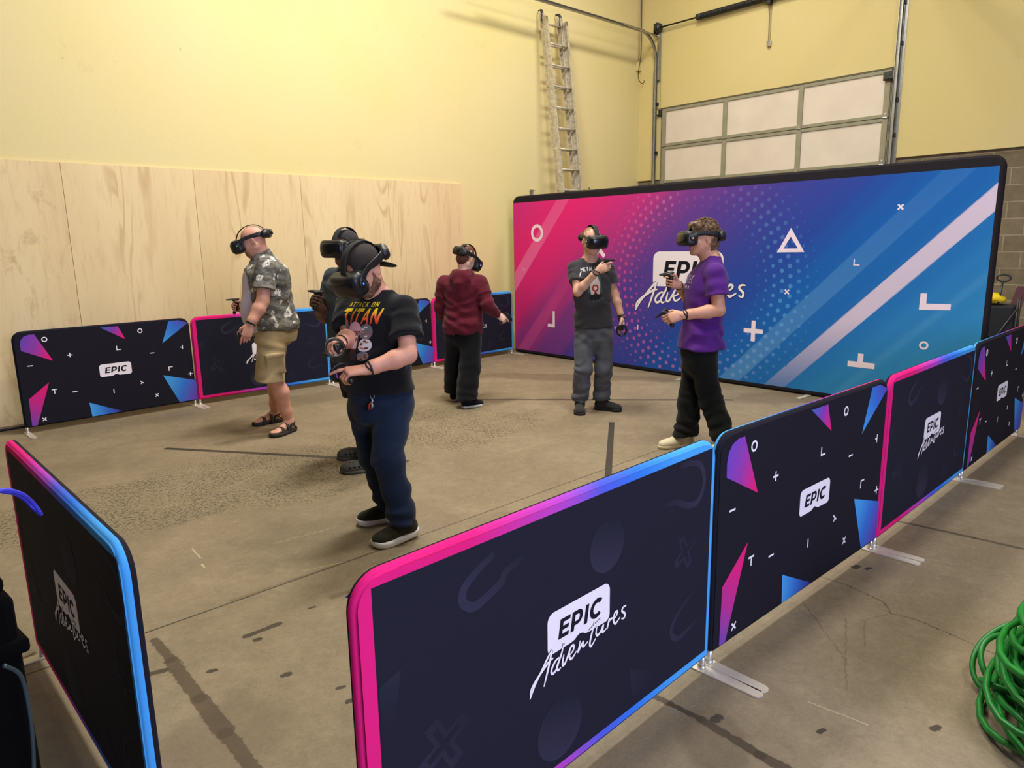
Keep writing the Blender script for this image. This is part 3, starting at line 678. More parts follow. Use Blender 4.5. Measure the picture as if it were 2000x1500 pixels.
def barrier(P, Q, front, label, group='low fabric barrier panels'):
    P = Vector((*P, 0)); Q = Vector((*Q, 0)); D = (Q - P); Ls = D.length; D.normalize()
    w = Ls - .016; Nw = Vector((-D.y, D.x, 0))
    t = thing('barrier_panel', label, 'barrier', P + D * .008 + Nw * BT / 2, math.atan2(D.y, D.x), group)
    mb = MB(lambda x, y, z: (x, y, z + BZ0))
    adv = front == 'adventures'
    r, rb = .085, .02
    rings = [(.013, -BT / 2), (.005, -BT * .42), (.0, -BT * .22), (0, .001), (0, .0012), (.0, BT * .22), (.005, BT * .42), (.013, BT / 2)]
    if not adv: pass
    n = None
    seam = 4
    V = []; C = []; idx = []
    # build each half with its own colours
    def half(rs, bandy):
        o = []
        for ins, y in rs:
            pts = outline(w, BH, ins, r, rb)
            ids = []
            for x, z in pts:
                ids.append(len(mb.V)); mb.V.append(Vector((x, y, z + BZ0))); mb.C.append(tuple(band_col(x if adv else w - x, w)) if bandy else tuple(NAVY2))
            o.append(ids)
        m = len(o[0])
        for a, b in zip(o, o[1:]):
            for k in range(m): mb.F.append([a[k], b[k], b[(k + 1) % m], a[(k + 1) % m]]); mb.mi.append(0)
        return o
    ya = [(.013, -BT / 2), (.005, -BT * .42), (.0, -BT * .22), (0, .002)]; yb = [(0, .002), (.0, BT * .22), (.005, BT * .42), (.013, BT / 2)]
    A_ = half(ya, adv); B_ = half(yb, not adv); nring = len(mb.F)
    def face_adv(ids, y, mirror):
        S = sharp(w, BH, .03 if mirror else .05, .05 if mirror else .03, .035, .038)
        m = len(S); new = {}; sid = []
        for x, z in S:
            k = (round(x, 5), round(z, 5))
            if k not in new: new[k] = len(mb.V); mb.V.append(Vector((x, y, z + BZ0))); mb.C.append(tuple(band_col((w - x) if mirror else x, w)))
            sid.append(new[k])
        for k in range(m):
            q = [ids[k], ids[(k + 1) % m], sid[(k + 1) % m], sid[k]]; qq = []
            for a in q:
                if a not in qq: qq.append(a)
            if y < 0: qq = qq[::-1]
            qq = qq[::-1] if y < 0 else qq
            mb.F.append(qq if y > 0 else qq[::-1]); mb.mi.append(0)
        x0, x1, z0, z1 = S[0][0], S[60][0], 0, 0
        xs_ = [p[0] for p in S]; zs_ = [p[1] for p in S]
        b0 = len(mb.V); 
        for x, z in ((min(xs_), min(zs_)), (max(xs_), min(zs_)), (max(xs_), max(zs_)), (min(xs_), max(zs_))): mb.V.append(Vector((x, y, z + BZ0))); mb.C.append(tuple(NAVY))
        mb.F.append([b0, b0 + 1, b0 + 2, b0 + 3] if y < 0 else [b0 + 3, b0 + 2, b0 + 1, b0]); mb.mi.append(0)
    if adv:
        face_adv(A_[0], -BT / 2, False); mb.F.append(list(B_[-1])); mb.mi.append(0)
        adventures(Print(mb, -BT / 2), w); confetti(Print(mb, BT / 2, 1), w, True)
    else:
        mb.F.append(list(A_[0])[::-1]); mb.mi.append(0); face_adv(B_[-1], BT / 2, True)
        confetti(Print(mb, -BT / 2), w)
        # reverse side: mirrored logo so that it reads correctly from behind
        mbb = mb; keep = mb.f; mb.f = lambda x, y, z: (w - x, y, z + BZ0); adventures(Print(mb, BT / 2, -1, 0, -.0005), w); mb.f = keep
    o = mb.build('fabric_cover', m_print, t, False, True)
    o.data.polygons.foreach_set('use_smooth', [i < nring for i in range(len(o.data.polygons))])
    bm = bmesh.new(); bm.from_mesh(o.data); bmesh.ops.recalc_face_normals(bm, faces=[f for f in bm.faces if len(f.verts) == 4 and f.calc_area() > 1e-5 and abs(f.normal.y) < .98]); bm.to_mesh(o.data); bm.free()
    for x in (.018, w - .018):
        b = MB(); b.tube([(x, 0, .006), (x, 0, BZ0 + .01)], .0135, 12); b.tube([(x, 0, .006), (x, 0, .02)], .016, 12)
        b.build('post', m_pole, t, True)
        b = MB(); n_ = 8; hw = .0245
        poly = [(x + hw * math.cos(a), -.225 + hw * math.sin(a)) for a in [math.pi + math.pi * i / n_ for i in range(n_ + 1)]] + [(x + hw * math.cos(a), .05 + hw * math.sin(a)) for a in [math.pi * i / n_ for i in range(n_ + 1)]]
        b.prismz(poly, .001, .007); fo = b.build('foot', m_foot, t); fixn(fo)
    return t
R4 = [(-.36, 1.402), (.75, 2.493), (1.924, 3.532), (3.061, 4.601)]
L5 = [(-4.445, 6.259), (-3.339, 7.361), (-2.17, 8.397), (-1.055, 9.488), (.036, 10.604)]
barrier(R4[0], R4[1], 'adventures', 'nearest low navy barrier with pink-to-blue edge and script logo, bottom centre of the photo')
barrier(R4[1], R4[2], 'confetti', 'black barrier with coloured triangles, second from the front in the right-hand row')
barrier(R4[2], R4[3], 'adventures', 'pink-edged black barrier third from the front in the right-hand row')
barrier(R4[3], (4.20, 5.67), 'confetti', 'black barrier with coloured triangles at the far right edge of the photo')
barrier(L5[0], L5[1], 'confetti', 'black barrier with coloured triangles by the plywood wall, leftmost in the far row')
barrier(L5[1], L5[2], 'adventures', 'pink-to-blue edged barrier behind the man in the grey floral shirt')
barrier(L5[2], L5[3], 'confetti', 'black barrier with blue triangles at its right end, behind the two men in dark t-shirts')
barrier(L5[3], L5[4], 'adventures', 'pink and blue edged barrier beside the big backdrop, behind the person in the maroon hoodie')
barrier((-1.985, 2.665), (-.945, 1.585), 'adventures', 'dark blue-edged barrier seen almost edge-on at the lower left of the photo')

# ------------------------------------------------------------------ big backdrop wall
BP, BQ = Vector((.052, 10.734, 0)), Vector((4.164, 6.157, 0)); BD = (BQ - BP); BW = BD.length; BD.normalize(); BHH = 2.302; BTK = .06
RAMP = [(0, (206, 46, 124)), (1.0, (222, 38, 116)), (1.9, (200, 44, 120)), (2.6, (136, 56, 128)), (3.4, (84, 58, 138)), (4.2, (60, 62, 144)), (4.8, (38, 70, 152)), (5.6, (25, 92, 168)), (6.6, (36, 112, 178)), (7.5, (52, 138, 190)), (9.3, (66, 150, 195))]
RX = np.array([a for a, _ in RAMP]); RC = np.array([lin(c) for _, c in RAMP])
def art_base(s, z):
    s = np.asarray(s, float); z = np.asarray(z, float)
    t = s + 1.2 * (2.0 - z)
    d = z - 1.05 * s
    t = t + .16 * np.sin(d * 9.0) * np.clip((1.6 - z) * 1.2, 0, 1) * (s < 3.2) + .10 * np.sin(d * 5 + 1) + .05 * np.sin(d * 23)
    c = np.stack([np.interp(t, RX, RC[:, k]) for k in range(3)], -1)
    def over(c, a, col): return c * (1 - a[..., None]) + np.array(col) * a[..., None]
    def band(d, lo, hi, e=.008): return np.clip((d - lo) / e, 0, 1) * np.clip((hi - d) / e, 0, 1)
    c = over(c, band(z - 1.15 * s, .88, 1.17) * np.clip(.42 - .2 * (z - 1), .06, .42), lin((236, 150, 200)))
    c = over(c, band(z - 1.15 * s, -.30, -.02) * np.clip(.2 * (1.3 - z), 0, .2), lin((236, 110, 170)))
    c = over(c, band(z - s, -4.28, -4.04) * np.clip(.1 + .95 * z, 0, .88), lin((214, 196, 210)))
    c = over(c, band(z - s, -3.74, -3.47) * np.clip(.26 - .09 * z, 0.04, .3), lin((130, 190, 225)))
    c = over(c, band(z - s, -4.9, -4.75, .1) * .10, lin((150, 200, 225)))
    return c
t = thing('backdrop_wall', 'huge pink to blue fabric backdrop with black border standing in front of the garage door', 'backdrop', BP, math.atan2(BD.y, BD.x))
mb = MB()
def bo(ins): 
    r_, rb_ = .11, .03; return outline(BW, BHH - .004, ins, r_, rb_)
rr_ = [bo(.02), bo(.006), bo(0), bo(0), bo(.006), bo(.02)]; ys_ = [-.004, .006, .018, BTK - .018, BTK - .006, BTK]
blackc = lin((34, 30, 34)); ids = []
for P_, y in zip(rr_, ys_):
    i0 = len(mb.V); ids.append(list(range(i0, i0 + len(P_)))); mb.V += [Vector((x, y + .004, z + .004)) for x, z in P_]; mb.C += [tuple(blackc)] * len(P_)
m_ = len(rr_[0])
for a, b in zip(ids, ids[1:]):
    for k in range(m_): mb.F.append([a[k], b[k], b[(k + 1) % m_], a[(k + 1) % m_]]); mb.mi.append(0)
mb.F.append(ids[0][::-1]); mb.mi.append(0); mb.F.append(ids[-1]); mb.mi.append(0)
# art grid
x0, x1, z0, z1 = .022, 6.112, .055, 2.205; nx, nz = 560, 200
gx, gz = np.meshgrid(np.linspace(x0, x1, nx + 1), np.linspace(z0, z1, nz + 1)); cc = art_base(gx, gz)
i0 = len(mb.V); mb.V += [Vector((x, -.0012, z)) for x, z in zip(gx.ravel(), gz.ravel())]; mb.C += [tuple(c) for c in cc.reshape(-1, 3)]
for j in range(nz):
    r0 = i0 + j * (nx + 1)
    for i in range(nx): mb.F.append([r0 + i, r0 + i + 1, r0 + nx + 2 + i, r0 + nx + 1 + i])
mb.mi += [0] * (nx * nz)
pr = Print(mb, -.0012, -1, 0, .0006)
c0x, c0z = 3.18, 1.14
for j in range(12):
    r = .42 + j * .092; na = int(2 * math.pi * r / .105); 
    for i in range(na):
        a = 2 * math.pi * (i + .5 * (j % 2)) / na; x, z = c0x + r * 1.0 * math.cos(a), c0z + r * math.sin(a) * 1.0
        if not (x0 + .03 < x < x1 - .03 and z0 + .03 < z < z1 - .03): continue
        rd = .0195 * math.exp(-((r - 1.12) / .34) ** 2) + .005
        side = .5 + .5 * (-math.cos(a)); b_ = art_base(np.array(x), np.array(z))
        tint = lin((240, 84, 150)) * side + lin((110, 190, 235)) * (1 - side)
        up = max(0, math.sin(a)); am = .42 * math.exp(-((r - 1.08) / .30) ** 2) * (1 - .75 * up * (1 if math.cos(a) > -.3 else .2)) * (.8 if math.cos(a) > 0 else 1)
        pr.poly(ell(x, z, rd, rd, 10), b_ * (1 - am) + tint * am, 1)
WB_ = lin((232, 214, 222))
pr.ring(ell(.515, 1.768, .122, .122, 32), ell(.515, 1.768, .078, .078, 32), WB_, 2)
pr.plus(1.69, 1.53, .125, .026, WB_, .78, 2)
pr.poly([(.72, .44), (.862, .44), (.862, .672), (.82, .672), (.82, .485), (.72, .485)], WB_, 2)
tr = [(4.307, 1.742), (4.166, 1.491), (4.464, 1.494)]; ti = [(4.309, 1.652), (4.235, 1.53), (4.392, 1.532)]; pr.ring(tr, ti, WB_, 2)
pr.plus(3.937, .635, .115, .024, WB_, 0, 2); pr.plus(4.301, 1.08, .032, .008, WB_, .78, 2); pr.plus(5.356, 1.903, .034, .008, WB_, .78, 2)
pr.plus(4.997, 1.393, .03, .006, WB_, 0, 2, 'L'); pr.ring(ell(5.663, .638, .04, .04), ell(5.663, .638, .022, .022), WB_, 2)
pr.poly([(5.593, .965), (5.853, .975), (5.853, 1.03), (5.65, 1.025), (5.65, 1.118), (5.595, 1.118)], WB_, 2)
pr.poly([(4.985, .362), (5.245, .362), (5.245, .418), (5.133, .418), (5.133, .502), (5.08, .502), (5.08, .418), (4.985, .418)], WB_, 2)
pr.poly([(2.335, .527), (2.349, .527), (2.349, .59), (2.335, .59)], WB_, 2); pr.plus(.234, 1.25, .028, .006, lin((225, 160, 200)), -.5, 2, 'y')
draw_logo(pr, 2.562, 1.085, .97, .93, True, 2, lin((228, 218, 220)), lin((20, 20, 26)))
o = mb.build('fabric_cover', m_print, t, False, True)
for x in (1.55, 3.1, 4.6):
    b = MB(); b.box(x - .03, x + .03, -.22, .32, .001, .007, .002); fo = b.build('foot', m_foot, t)

# ------------------------------------------------------------------ floor tapes
m_tape = mat('black_floor_tape', srgb(58, 52, 42), .5, var=.2, vscale=14)
def tape(a, b, w, label):
    a = Vector((*a, 0)); b_ = Vector((*b, 0)); d = (b_ - a).normalized(); n = Vector((-d.y, d.x, 0)) * w / 2
    b = MB(); b.add([(a - n)[:], (b_ - n)[:], (b_ + n)[:], (a + n)[:], (a - n + Vector((0, 0, .001)))[:], (b_ - n + Vector((0, 0, .001)))[:], (b_ + n + Vector((0, 0, .001)))[:], (a + n + Vector((0, 0, .001)))[:]],
                    [(0, 3, 2, 1), (4, 5, 6, 7), (0, 1, 5, 4), (1, 2, 6, 5), (2, 3, 7, 6), (3, 0, 4, 7)])
    tag(b.build('floor_tape', m_tape), label, 'tape', 'black tape marks on the floor')
tape((-2.92, 5.73), (-.81, 5.25), .05, 'long strip of black tape on the floor passing under the grey clogs')
tape((-.387, 7.40), (2.287, 7.17), .05, 'long strip of black tape on the floor passing behind the man in grey jeans')
tape((.915, 6.34), (.665, 4.77), .05, 'short strip of black tape pointing at the front barriers, centre of the floor')

# ------------------------------------------------------------------ clutter behind and beside
def cable(name, pts, r, m, label, cat, k=8):
    b = MB(); b.tube(catmull(pts, k), r, 8); return tag(b.build(name, m, None, True), label, cat)
cable('floor_cable', [(-5.6, 5.66, .012), (-5.2, 5.95, .02), (-4.85, 6.3, .012), (-4.55, 6.62, .012), (-4.2, 7.0, .012), (-3.9, 7.35, .012)], .011, m_blk, 'black cable lying along the foot of the plywood wall', 'cable')
t = thing('coiled_hose', 'tangled coil of bright green hose on the floor at the lower right', 'hose', (1.885, 2.06, 0))
m_green = mat('green_rubber_hose', srgb(18, 128, 38), .42, spec=.5, var=.18, vscale=9)
b = MB(); rnd = random.Random(3); pts = []
cxh, cyh = 0.06, 0.0
for i in range(46 * 14):
    a = i * 2 * math.pi / 14; k = i // 14
    rnd_r = .275 + .075 * math.sin(k * 2.4) + .02 * math.sin(a * 2 + k)
    tilt = .45 * math.sin(k * 1.1 + .4)
    zz = .02 + .0066 * k + .10 * abs(math.sin((a + k * .9) / 2.0)) * (k / 46) + .02 * math.sin(a * 3 + k)
    pts.append((cxh + .05 * math.sin(k * 1.7) + rnd_r * math.cos(a), cyh + .05 * math.cos(k * 2.3) + rnd_r * .9 * math.sin(a + .3), max(.012, zz)))
b.tube(catmull(pts, 2), .0115, 8)
b.build('hose_coil', m_green, t, True)
b = MB()
for j, (dx, dy, rr0, h_) in enumerate([(-.08, .24, .12, .16), (-.05, .27, .15, .20), (.02, .24, .13, .26), (.05, .2, .17, .30), (-.14, .16, .11, .10)]):
    P_ = [(dx + rr0 * math.cos(a), dy + rr0 * .8 * math.sin(a), .02 + h_ * (.5 + .5 * math.sin(a + j))) for a in np.linspace(0, 2 * math.pi, 25)[:-1]]
    b.tube(catmull(P_, 3, True), .0105, 8, closed=True)
b.build('loose_loop', m_green, t, True)

# black case at the near left with a cable, and a blue cable loop on it
m_case = mat('black_case_plastic', (.002, .002, .0022), .95, spec=.05)
cc_ = at(24, 1130, 1.22); cx_, cy_ = cc_.x, 1.22
t = thing('equipment_case', 'tall black equipment case cut off by the lower left edge of the photo', 'case', (cx_ - .2996, cy_ + .0164, 0), math.radians(-40))
b = MB(); b.box(-.28, .24, -.25, .18, .06, 1.02, .02); b.box(-.29, .25, -.26, .19, .9, .93, .008); b.box(-.29, .25, -.26, .19, .3, .33, .008); b.build('case_body', m_case, t)
b = MB(); b.box(-.27, .23, -.24, .17, 1.02, 1.055, .012); b.build('lid', m_case, t)
for x in (-.2, .17):
    for y in (-.18, .12):
        b = MB(); b.tube([(x - .015, y, .035), (x + .015, y, .035)], .035, 14); b.box(x - .02, x + .02, y - .02, y + .02, .05, .065); b.build('caster', m_blk, t)
m_teal = mat('teal_cable_rubber', srgb(34, 52, 58), .45); m_bluec = mat('blue_cable_rubber', srgb(52, 52, 190), .45)
cable('power_cable', [at(8, 1300, 1.12), at(40, 1320, 1.16), at(56, 1380, 1.17), at(64, 1450, 1.17), at(66, 1530, 1.17), at(66, 1700, 1.17), (at(60, 2000, 1.17).x, 1.17, .02), (-1.1, 1.3, .012)], .0038, m_teal, 'dark teal cable hanging down the side of the black case', 'cable')
cable('cable_loop', [at(-60, 1120, 1.20), at(-40, 985, 1.22), at(0, 958, 1.24), at(38, 963, 1.27), at(62, 980, 1.30), at(80, 1004, 1.32), at(66, 994, 1.34), at(46, 974, 1.33), at(15, 962, 1.30), at(-45, 970, 1.26), at(-90, 1120, 1.20)], .0038, m_bluec, 'blue cable loop sticking out at the left edge in front of the edge-on barrier', 'cable')

# folding wagon beside the backdrop
wx = at(1948, 640, 7.35)
t = thing('folding_wagon', 'black folded utility wagon with loop handle against the block wall right of the backdrop', 'wagon', (wx.x, wx.y, 0), math.radians(-40))
m_wag = mat('black_canvas', (.012, .012, .013), .8, bump=.3, bscale=300)
b = MB(); b.box(-.42, .14, -.12, .12, .12, .93, .03); b.build('canvas_body', m_wag, t)
for x in (-.3, .1):
    for y in (-.12, .13):
        b = MB(); b.tube([(x, y - .02, .09), (x, y + .02, .09)], .09, 18); b.build('wheel', m_blk, t)
b = MB(); b.tube([(-.2, -.13, .2), (.16, -.13, .9)], .009); b.tube([(.16, -.13, .2), (-.2, -.13, .9)], .009); b.tube([(.16, -.12, .15), (.16, -.12, 1.0)], .010); b.tube([(.16, .12, .15), (.16, .12, 1.0)], .010); b.build('frame', m_darksteel, t, True)
b = MB(); hz = 1.20; b.tube([(-.03, -.05, .7), (.005, -.05, 1.16)], .010)
b.tube([(.010 + .058 * math.cos(a) * (1.0), -.05, hz + .036 * math.sin(a)) for a in np.linspace(0, 2 * math.pi, 21)[:-1]], .010, closed=True); b.build('pull_handle', m_darksteel, t, True)
m_yc = mat('yellow_cloth', srgb(232, 198, 14), .7, bump=.3, bscale=60)
yb_ = at(1942, 592, 7.25); b = MB()
P_ = [(-.28, -.0), (-.26, .10), (-.16, .125), (-.04, .10), (.06, .05), (.10, .01), (.06, -.035), (-.1, -.045), (-.24, -.04)]
V = []; F = []; ny = 5
for j in range(ny):
    s_ = 1 - .12 * abs(j - 2) ; y = (j - 2) * .055
    for x, z in catmull(P_, 3, True): V.append((x * s_, y, max(z * s_, -.04) + .01 * math.sin(x * 40 + j)))
nn = len(V) // ny
for j in range(ny - 1):
    for k in range(nn): F.append([j * nn + k, j * nn + (k + 1) % nn, (j + 1) * nn + (k + 1) % nn, (j + 1) * nn + k])
F.append(list(range(nn))[::-1]); F.append([(ny - 1) * nn + k for k in range(nn)])
b.add(V, F); o = b.build('yellow_cloth', m_yc, None, True); o.location = (wx.x - .03, wx.y - .0, .975); o.scale = (.75, 1, .7); o.rotation_euler = (0, 0, math.radians(-40)); tag(o, 'bundle of bright yellow cloth on top of the black wagon', 'cloth'); fixn(o)
m_mar = mat('maroon_painted_post', srgb(78, 14, 32), .6)
pA, pB = at(1920, 760, 7.7), at(1999, 560, 7.85); dP = (pB - pA).normalized()
b = MB(); pts = [pA - dP * ((pA.z - .05) / dP.z), pA + dP * 1.2]
w1 = Vector((.8, -.5, 0)).normalized() * .055; w2 = Vector((.5, .8, 0)).normalized() * .03
V = []
for p in pts: V += [(p - w1 - w2)[:], (p + w1 - w2)[:], (p + w1 + w2)[:], (p - w1 + w2)[:]]
b.add(V, [(0, 3, 2, 1), (4, 5, 6, 7), (0, 1, 5, 4), (1, 2, 6, 5), (2, 3, 7, 6), (3, 0, 4, 7)]); tag(b.build('leaning_beam', m_mar), 'dark maroon beam leaning against the block wall at the right edge', 'beam')

# small bits above the backdrop by the ladder
m_card = mat('cardboard', srgb(188, 160, 108), .8); m_boxd = mat('dark_printed_card', srgb(44, 34, 32), .6)
t = thing('wall_shelf', 'narrow wall shelf hidden behind the top edge of the backdrop near the ladder', 'shelf', RM(.1, 2.05, 2.27)); o0 = Vector(t.location)
b = MB(lambda x, y, z: RM(x, y, z) - o0); b.box(.003, .26, 1.35, 2.25, 2.305, 2.33); o = b.build('board', m_card, t); fixn(o)
for y in (1.5, 2.1):
    b = MB(lambda x, y, z: RM(x, y, z) - o0); b.tube([(.01, y, 2.11), (.22, y, 2.30)], .008); b.box(.003, .01, y - .015, y + .015, 2.10, 2.30); b.build('bracket', m_steel, t)
t = thing('cardboard_box', 'small dark printed box with cardboard lid beside the ladder, peeking over the backdrop', 'box', RM(.15, 2.0, 2.275)); o0 = Vector(t.location)
b = MB(lambda x, y, z: RM(x, y, z) - o0); b.box(.04, .24, 1.72, 2.08, 2.331, 2.45); b.build('box_body', m_boxd, t)
b = MB(lambda x, y, z: RM(x, y, z) - o0); b.box(.035, .245, 1.60, 2.085, 2.45, 2.458); b.build('lid', m_card, t)
cable('coiled_wire', [RM(.14, 1.58, 2.34), RM(.15, 1.56, 2.46), RM(.14, 1.51, 2.50), RM(.12, 1.46, 2.45), RM(.13, 1.44, 2.34)], .006, m_blk, 'thin dark wire loop on the shelf above the backdrop', 'wire')
t = thing('wall_bracket', 'small bent metal bracket fixed to the yellow wall left of the ladder foot', 'bracket', RM(.02, 2.72, 2.35)); o0 = Vector(t.location)
b = MB(lambda x, y, z: RM(x, y, z) - o0); b.box(.003, .01, 2.69, 2.75, 2.2, 2.44); b.box(.003, .06, 2.69, 2.75, 2.42, 2.43); b.tube([(.05, 2.72, 2.43), (.055, 2.73, 2.36), (.03, 2.74, 2.33)], .008); b.build('bracket_plate', m_steel, t)

# ------------------------------------------------------------------ ceiling fixtures (the lamps that light the hall)
m_fix = mat('white_fixture_enamel', (.7, .7, .68), .4); m_tube = mat('lamp_diffuser', (.9, .9, .85), .4, emit=((1, .9, .72), 6))
for s_, o_, z_, l_, w_, W_, c_ in FIX:
    p = RM(s_, o_, z_)
    t = thing('ceiling_light', 'rectangular high-bay lamp hanging under the ceiling of the hall', 'lamp', p, math.atan2(DA.y, DA.x), 'high-bay lamps')
    b = MB(); b.box(-l_ / 2, l_ / 2, -w_ / 2, w_ / 2, .0, .1, .01); b.build('housing', m_fix, t)
    b = MB(); b.box(-l_ / 2 + .03, l_ / 2 - .03, -w_ / 2 + .03, w_ / 2 - .03, -.012, 0); b.build('diffuser', m_tube, t)
    for x in (-l_ / 2.5, l_ / 2.5):
        b = MB(); b.tube([(x, 0, .1), (x, 0, ROOMH - z_)], .004, 6); b.build('suspension_wire', m_steel, t)
    ld = bpy.data.lights.new('lamp_light', 'AREA'); ld.shape = 'RECTANGLE'; ld.size = l_ * .9; ld.size_y = w_ * .9; ld.energy = W_; ld.color = c_
    lo = bpy.data.objects.new('lamp_light', ld); COL.objects.link(lo); lo.location = p - Vector((0, 0, .03)); lo.rotation_euler = (0, 0, math.atan2(DA.y, DA.x))
# daylight as an added cool area light, its source unseen
ld = bpy.data.lights.new('daylight', 'AREA'); ld.shape = 'RECTANGLE'; ld.size = 3.6; ld.size_y = 3.2; ld.energy = 460; ld.color = (.60, .66, 1.0)
lo = bpy.data.objects.new('daylight', ld); COL.objects.link(lo); lo.location = RM(12.85, 9.6, 2.2)
fw = lambda x, y, z: RM(x, y, z)
b = MB(fw); b.box(RW - .012, RW - .002, 7.8, 11.4, .6, 3.8); wo = struct(b.build('added_glow_panel_1', mat('added_panel_glow', (.6, .66, .8), .5, emit=((.62, .70, 1.0), 3))))  # glowing panel and frame added to give the area light a source
for y0_, y1_, z0_, z1_ in ((7.7, 7.8, .5, 3.9), (11.4, 11.5, .5, 3.9), (7.7, 11.5, .5, .6), (7.7, 11.5, 3.8, 3.9), (9.57, 9.63, .6, 3.8)):
    b = MB(fw); b.box(RW - .05, RW - .001, y0_, y1_, z0_, z1_); b.build('added_panel_frame', m_steel, wo)
tgt = Vector((.3, 2.2, .6)); lo.rotation_euler = (tgt - lo.location).to_track_quat('-Z', 'Y').to_euler()

# ================================================================== signed-distance modelling of organic shapes
def V3(p): return np.array([float(p[0]), float(p[1]), float(p[2])])
def nrm(v): v = np.asarray(v, float); return v / (np.linalg.norm(v) + 1e-12)
def frame(left, up):
    """columns: left, forward, up (forward = left x up)"""
    u = nrm(up); l = nrm(np.asarray(left) - u * np.dot(left, u)); return np.stack([l, np.cross(l, u), u], 1)
_H = np.random.RandomState(5).rand(4096).astype(np.float32) * 2 - 1
def vnoise(P, s=1.0):
    Q = P * s; I = np.floor(Q).astype(np.int64); f = (Q - I).astype(np.float32); f = f * f * (3 - 2 * f); r = 0
    for dx in (0, 1):
        wx = f[..., 0] if dx else 1 - f[..., 0]
        for dy in (0, 1):
            wy = f[..., 1] if dy else 1 - f[..., 1]
            for dz in (0, 1):
                wz = f[..., 2] if dz else 1 - f[..., 2]
                h = ((I[..., 0] + dx) * 73856093 ^ (I[..., 1] + dy) * 19349663 ^ (I[..., 2] + dz) * 83492791) & 4095
                r = r + _H[h] * wx * wy * wz
    return r
class S:
    """list of primitives: (fn, centre, radius, op, k)"""
    def __init__(s): s.p = []; s.post = []
    def _a(s, fn, c, R, op, k): s.p.append((fn, V3(c), R, op, k)); return s
    def rc(s, a, b, ra, rb, k=.02, op='u', flat=None, cap=None):
        a = V3(a); b = V3(b); ab = b - a; l2 = max(ab @ ab, 1e-9)
        if cap is not None:
            cn = nrm(ab if cap is True else cap)
            def fn(P):
                q = P - a; t = np.clip(q @ ab / l2, 0, 1.4); d = q - t[..., None] * ab
                return np.maximum(np.sqrt((d * d).sum(-1)) - (ra + (rb - ra) * t), (P - b) @ cn)
            return s._a(fn, (a + b) / 2, np.linalg.norm(ab) * .6 + max(ra, rb), op, k)
        def fn(P):
            q = P - a; t = np.clip(q @ ab / l2, 0, 1); d = q - t[..., None] * ab
            if flat is not None:
                n, f = flat; n = nrm(n); dn = d @ n; d = d + (dn * (f - 1))[..., None] * n
                return (np.sqrt((d * d).sum(-1)) - (ra + (rb - ra) * t)) / (1 + .35 * (f - 1))
            return np.sqrt((d * d).sum(-1)) - (ra + (rb - ra) * t)
        return s._a(fn, (a + b) / 2, np.linalg.norm(ab) / 2 + max(ra, rb), op, k)
    def path(s, pts, rs, k=.02, **kw):
        for i in range(len(pts) - 1): s.rc(pts[i], pts[i + 1], rs[i], rs[i + 1], k, **kw)
        return s
    def ell(s, c, r, F=None, k=.02, op='u'):
        c = V3(c); r = np.array(r, float); F = np.eye(3) if F is None else F
        def fn(P):
            q = (P - c) @ F; k0 = np.sqrt(((q / r) ** 2).sum(-1)); k1 = np.sqrt(((q / r ** 2) ** 2).sum(-1)) + 1e-9
            return k0 * (k0 - 1) / k1
        return s._a(fn, c, r.max(), op, k)
    def rbox(s, c, h, rr, F=None, k=.005, op='u'):
        c = V3(c); h = np.array(h, float) - rr; F = np.eye(3) if F is None else F
        def fn(P):
            q = np.abs((P - c) @ F) - h
            return np.sqrt((np.maximum(q, 0) ** 2).sum(-1)) + np.minimum(q.max(-1), 0) - rr
        return s._a(fn, c, float(np.linalg.norm(h)) + rr, op, k)
    def loft(s, o, F, secs, k=.02, op='u', pw=2.0, yaw=None):
        """secs: (h, a, b, xoff, yoff) along F's up axis"""
        o = V3(o); A = np.array(secs, float); hs = A[:, 0]
        def fn(P):
            q = (P - o) @ F; h = q[..., 2]; hc = np.clip(h, hs[0], hs[-1])
            a = np.interp(hc, hs, A[:, 1]); b = np.interp(hc, hs, A[:, 2]); x = q[..., 0] - np.interp(hc, hs, A[:, 3]); y = q[..., 1] - np.interp(hc, hs, A[:, 4])
            if yaw is not None:
                th = np.interp(hc, hs, yaw); c_, s_ = np.cos(th), np.sin(th); x, y = x * c_ + y * s_, -x * s_ + y * c_
            X, Y = np.abs(x) / a, np.abs(y) / b
            k0 = (X ** pw + Y ** pw) ** (1 / pw); k1 = np.sqrt((X / a) ** 2 + (Y / b) ** 2) + 1e-9
            d = np.where(k0 > .25, k0 * (k0 - 1) / k1 * 1.0, -np.minimum(a, b) * .75)
            e = np.abs(h - hc)
            return np.where(e > 0, np.sqrt(np.maximum(d, 0) ** 2 + e * e) , d)
        m = o + F[:, 2] * (hs[0] + hs[-1]) / 2
        return s._a(fn, m, (hs[-1] - hs[0]) / 2 + max(A[:, 1].max(), A[:, 2].max()) + np.abs(A[:, 3:5]).max(), op, k)
    def cut(s, p, n, k=.004):
        """keep the side opposite to n"""
        p = V3(p); n = nrm(n); s.p.append((lambda P: (P - p) @ n, p, 1e3, 'i', k)); return s
    def cutin(s, p, n, R, k=.004):
        """cut only within radius R of p"""
        p = V3(p); n = nrm(n)
        def fn(P):
            d = (P - p) @ n; r = np.sqrt(((P - p) ** 2).sum(-1)); return np.where(r < R, d, np.minimum(d, R - r))
        s.p.append((fn, p, 1e3, 'i', k)); return s
    def folds(s, c, d, R, freq, amp, wob=1.5, ns=9):
        c = V3(c); d = nrm(d)
        def fn(P):
            q = P - c; g = np.exp(-(q * q).sum(-1) / (R * R)); return amp * g * np.sin((q @ d) * freq + wob * vnoise(P, ns) * 2)
        s.post.append((fn, c, R * 2.2)); return s
    def rough(s, amp, ns):
        s.post.append((lambda P: amp * vnoise(P, ns), None, 0)); return s
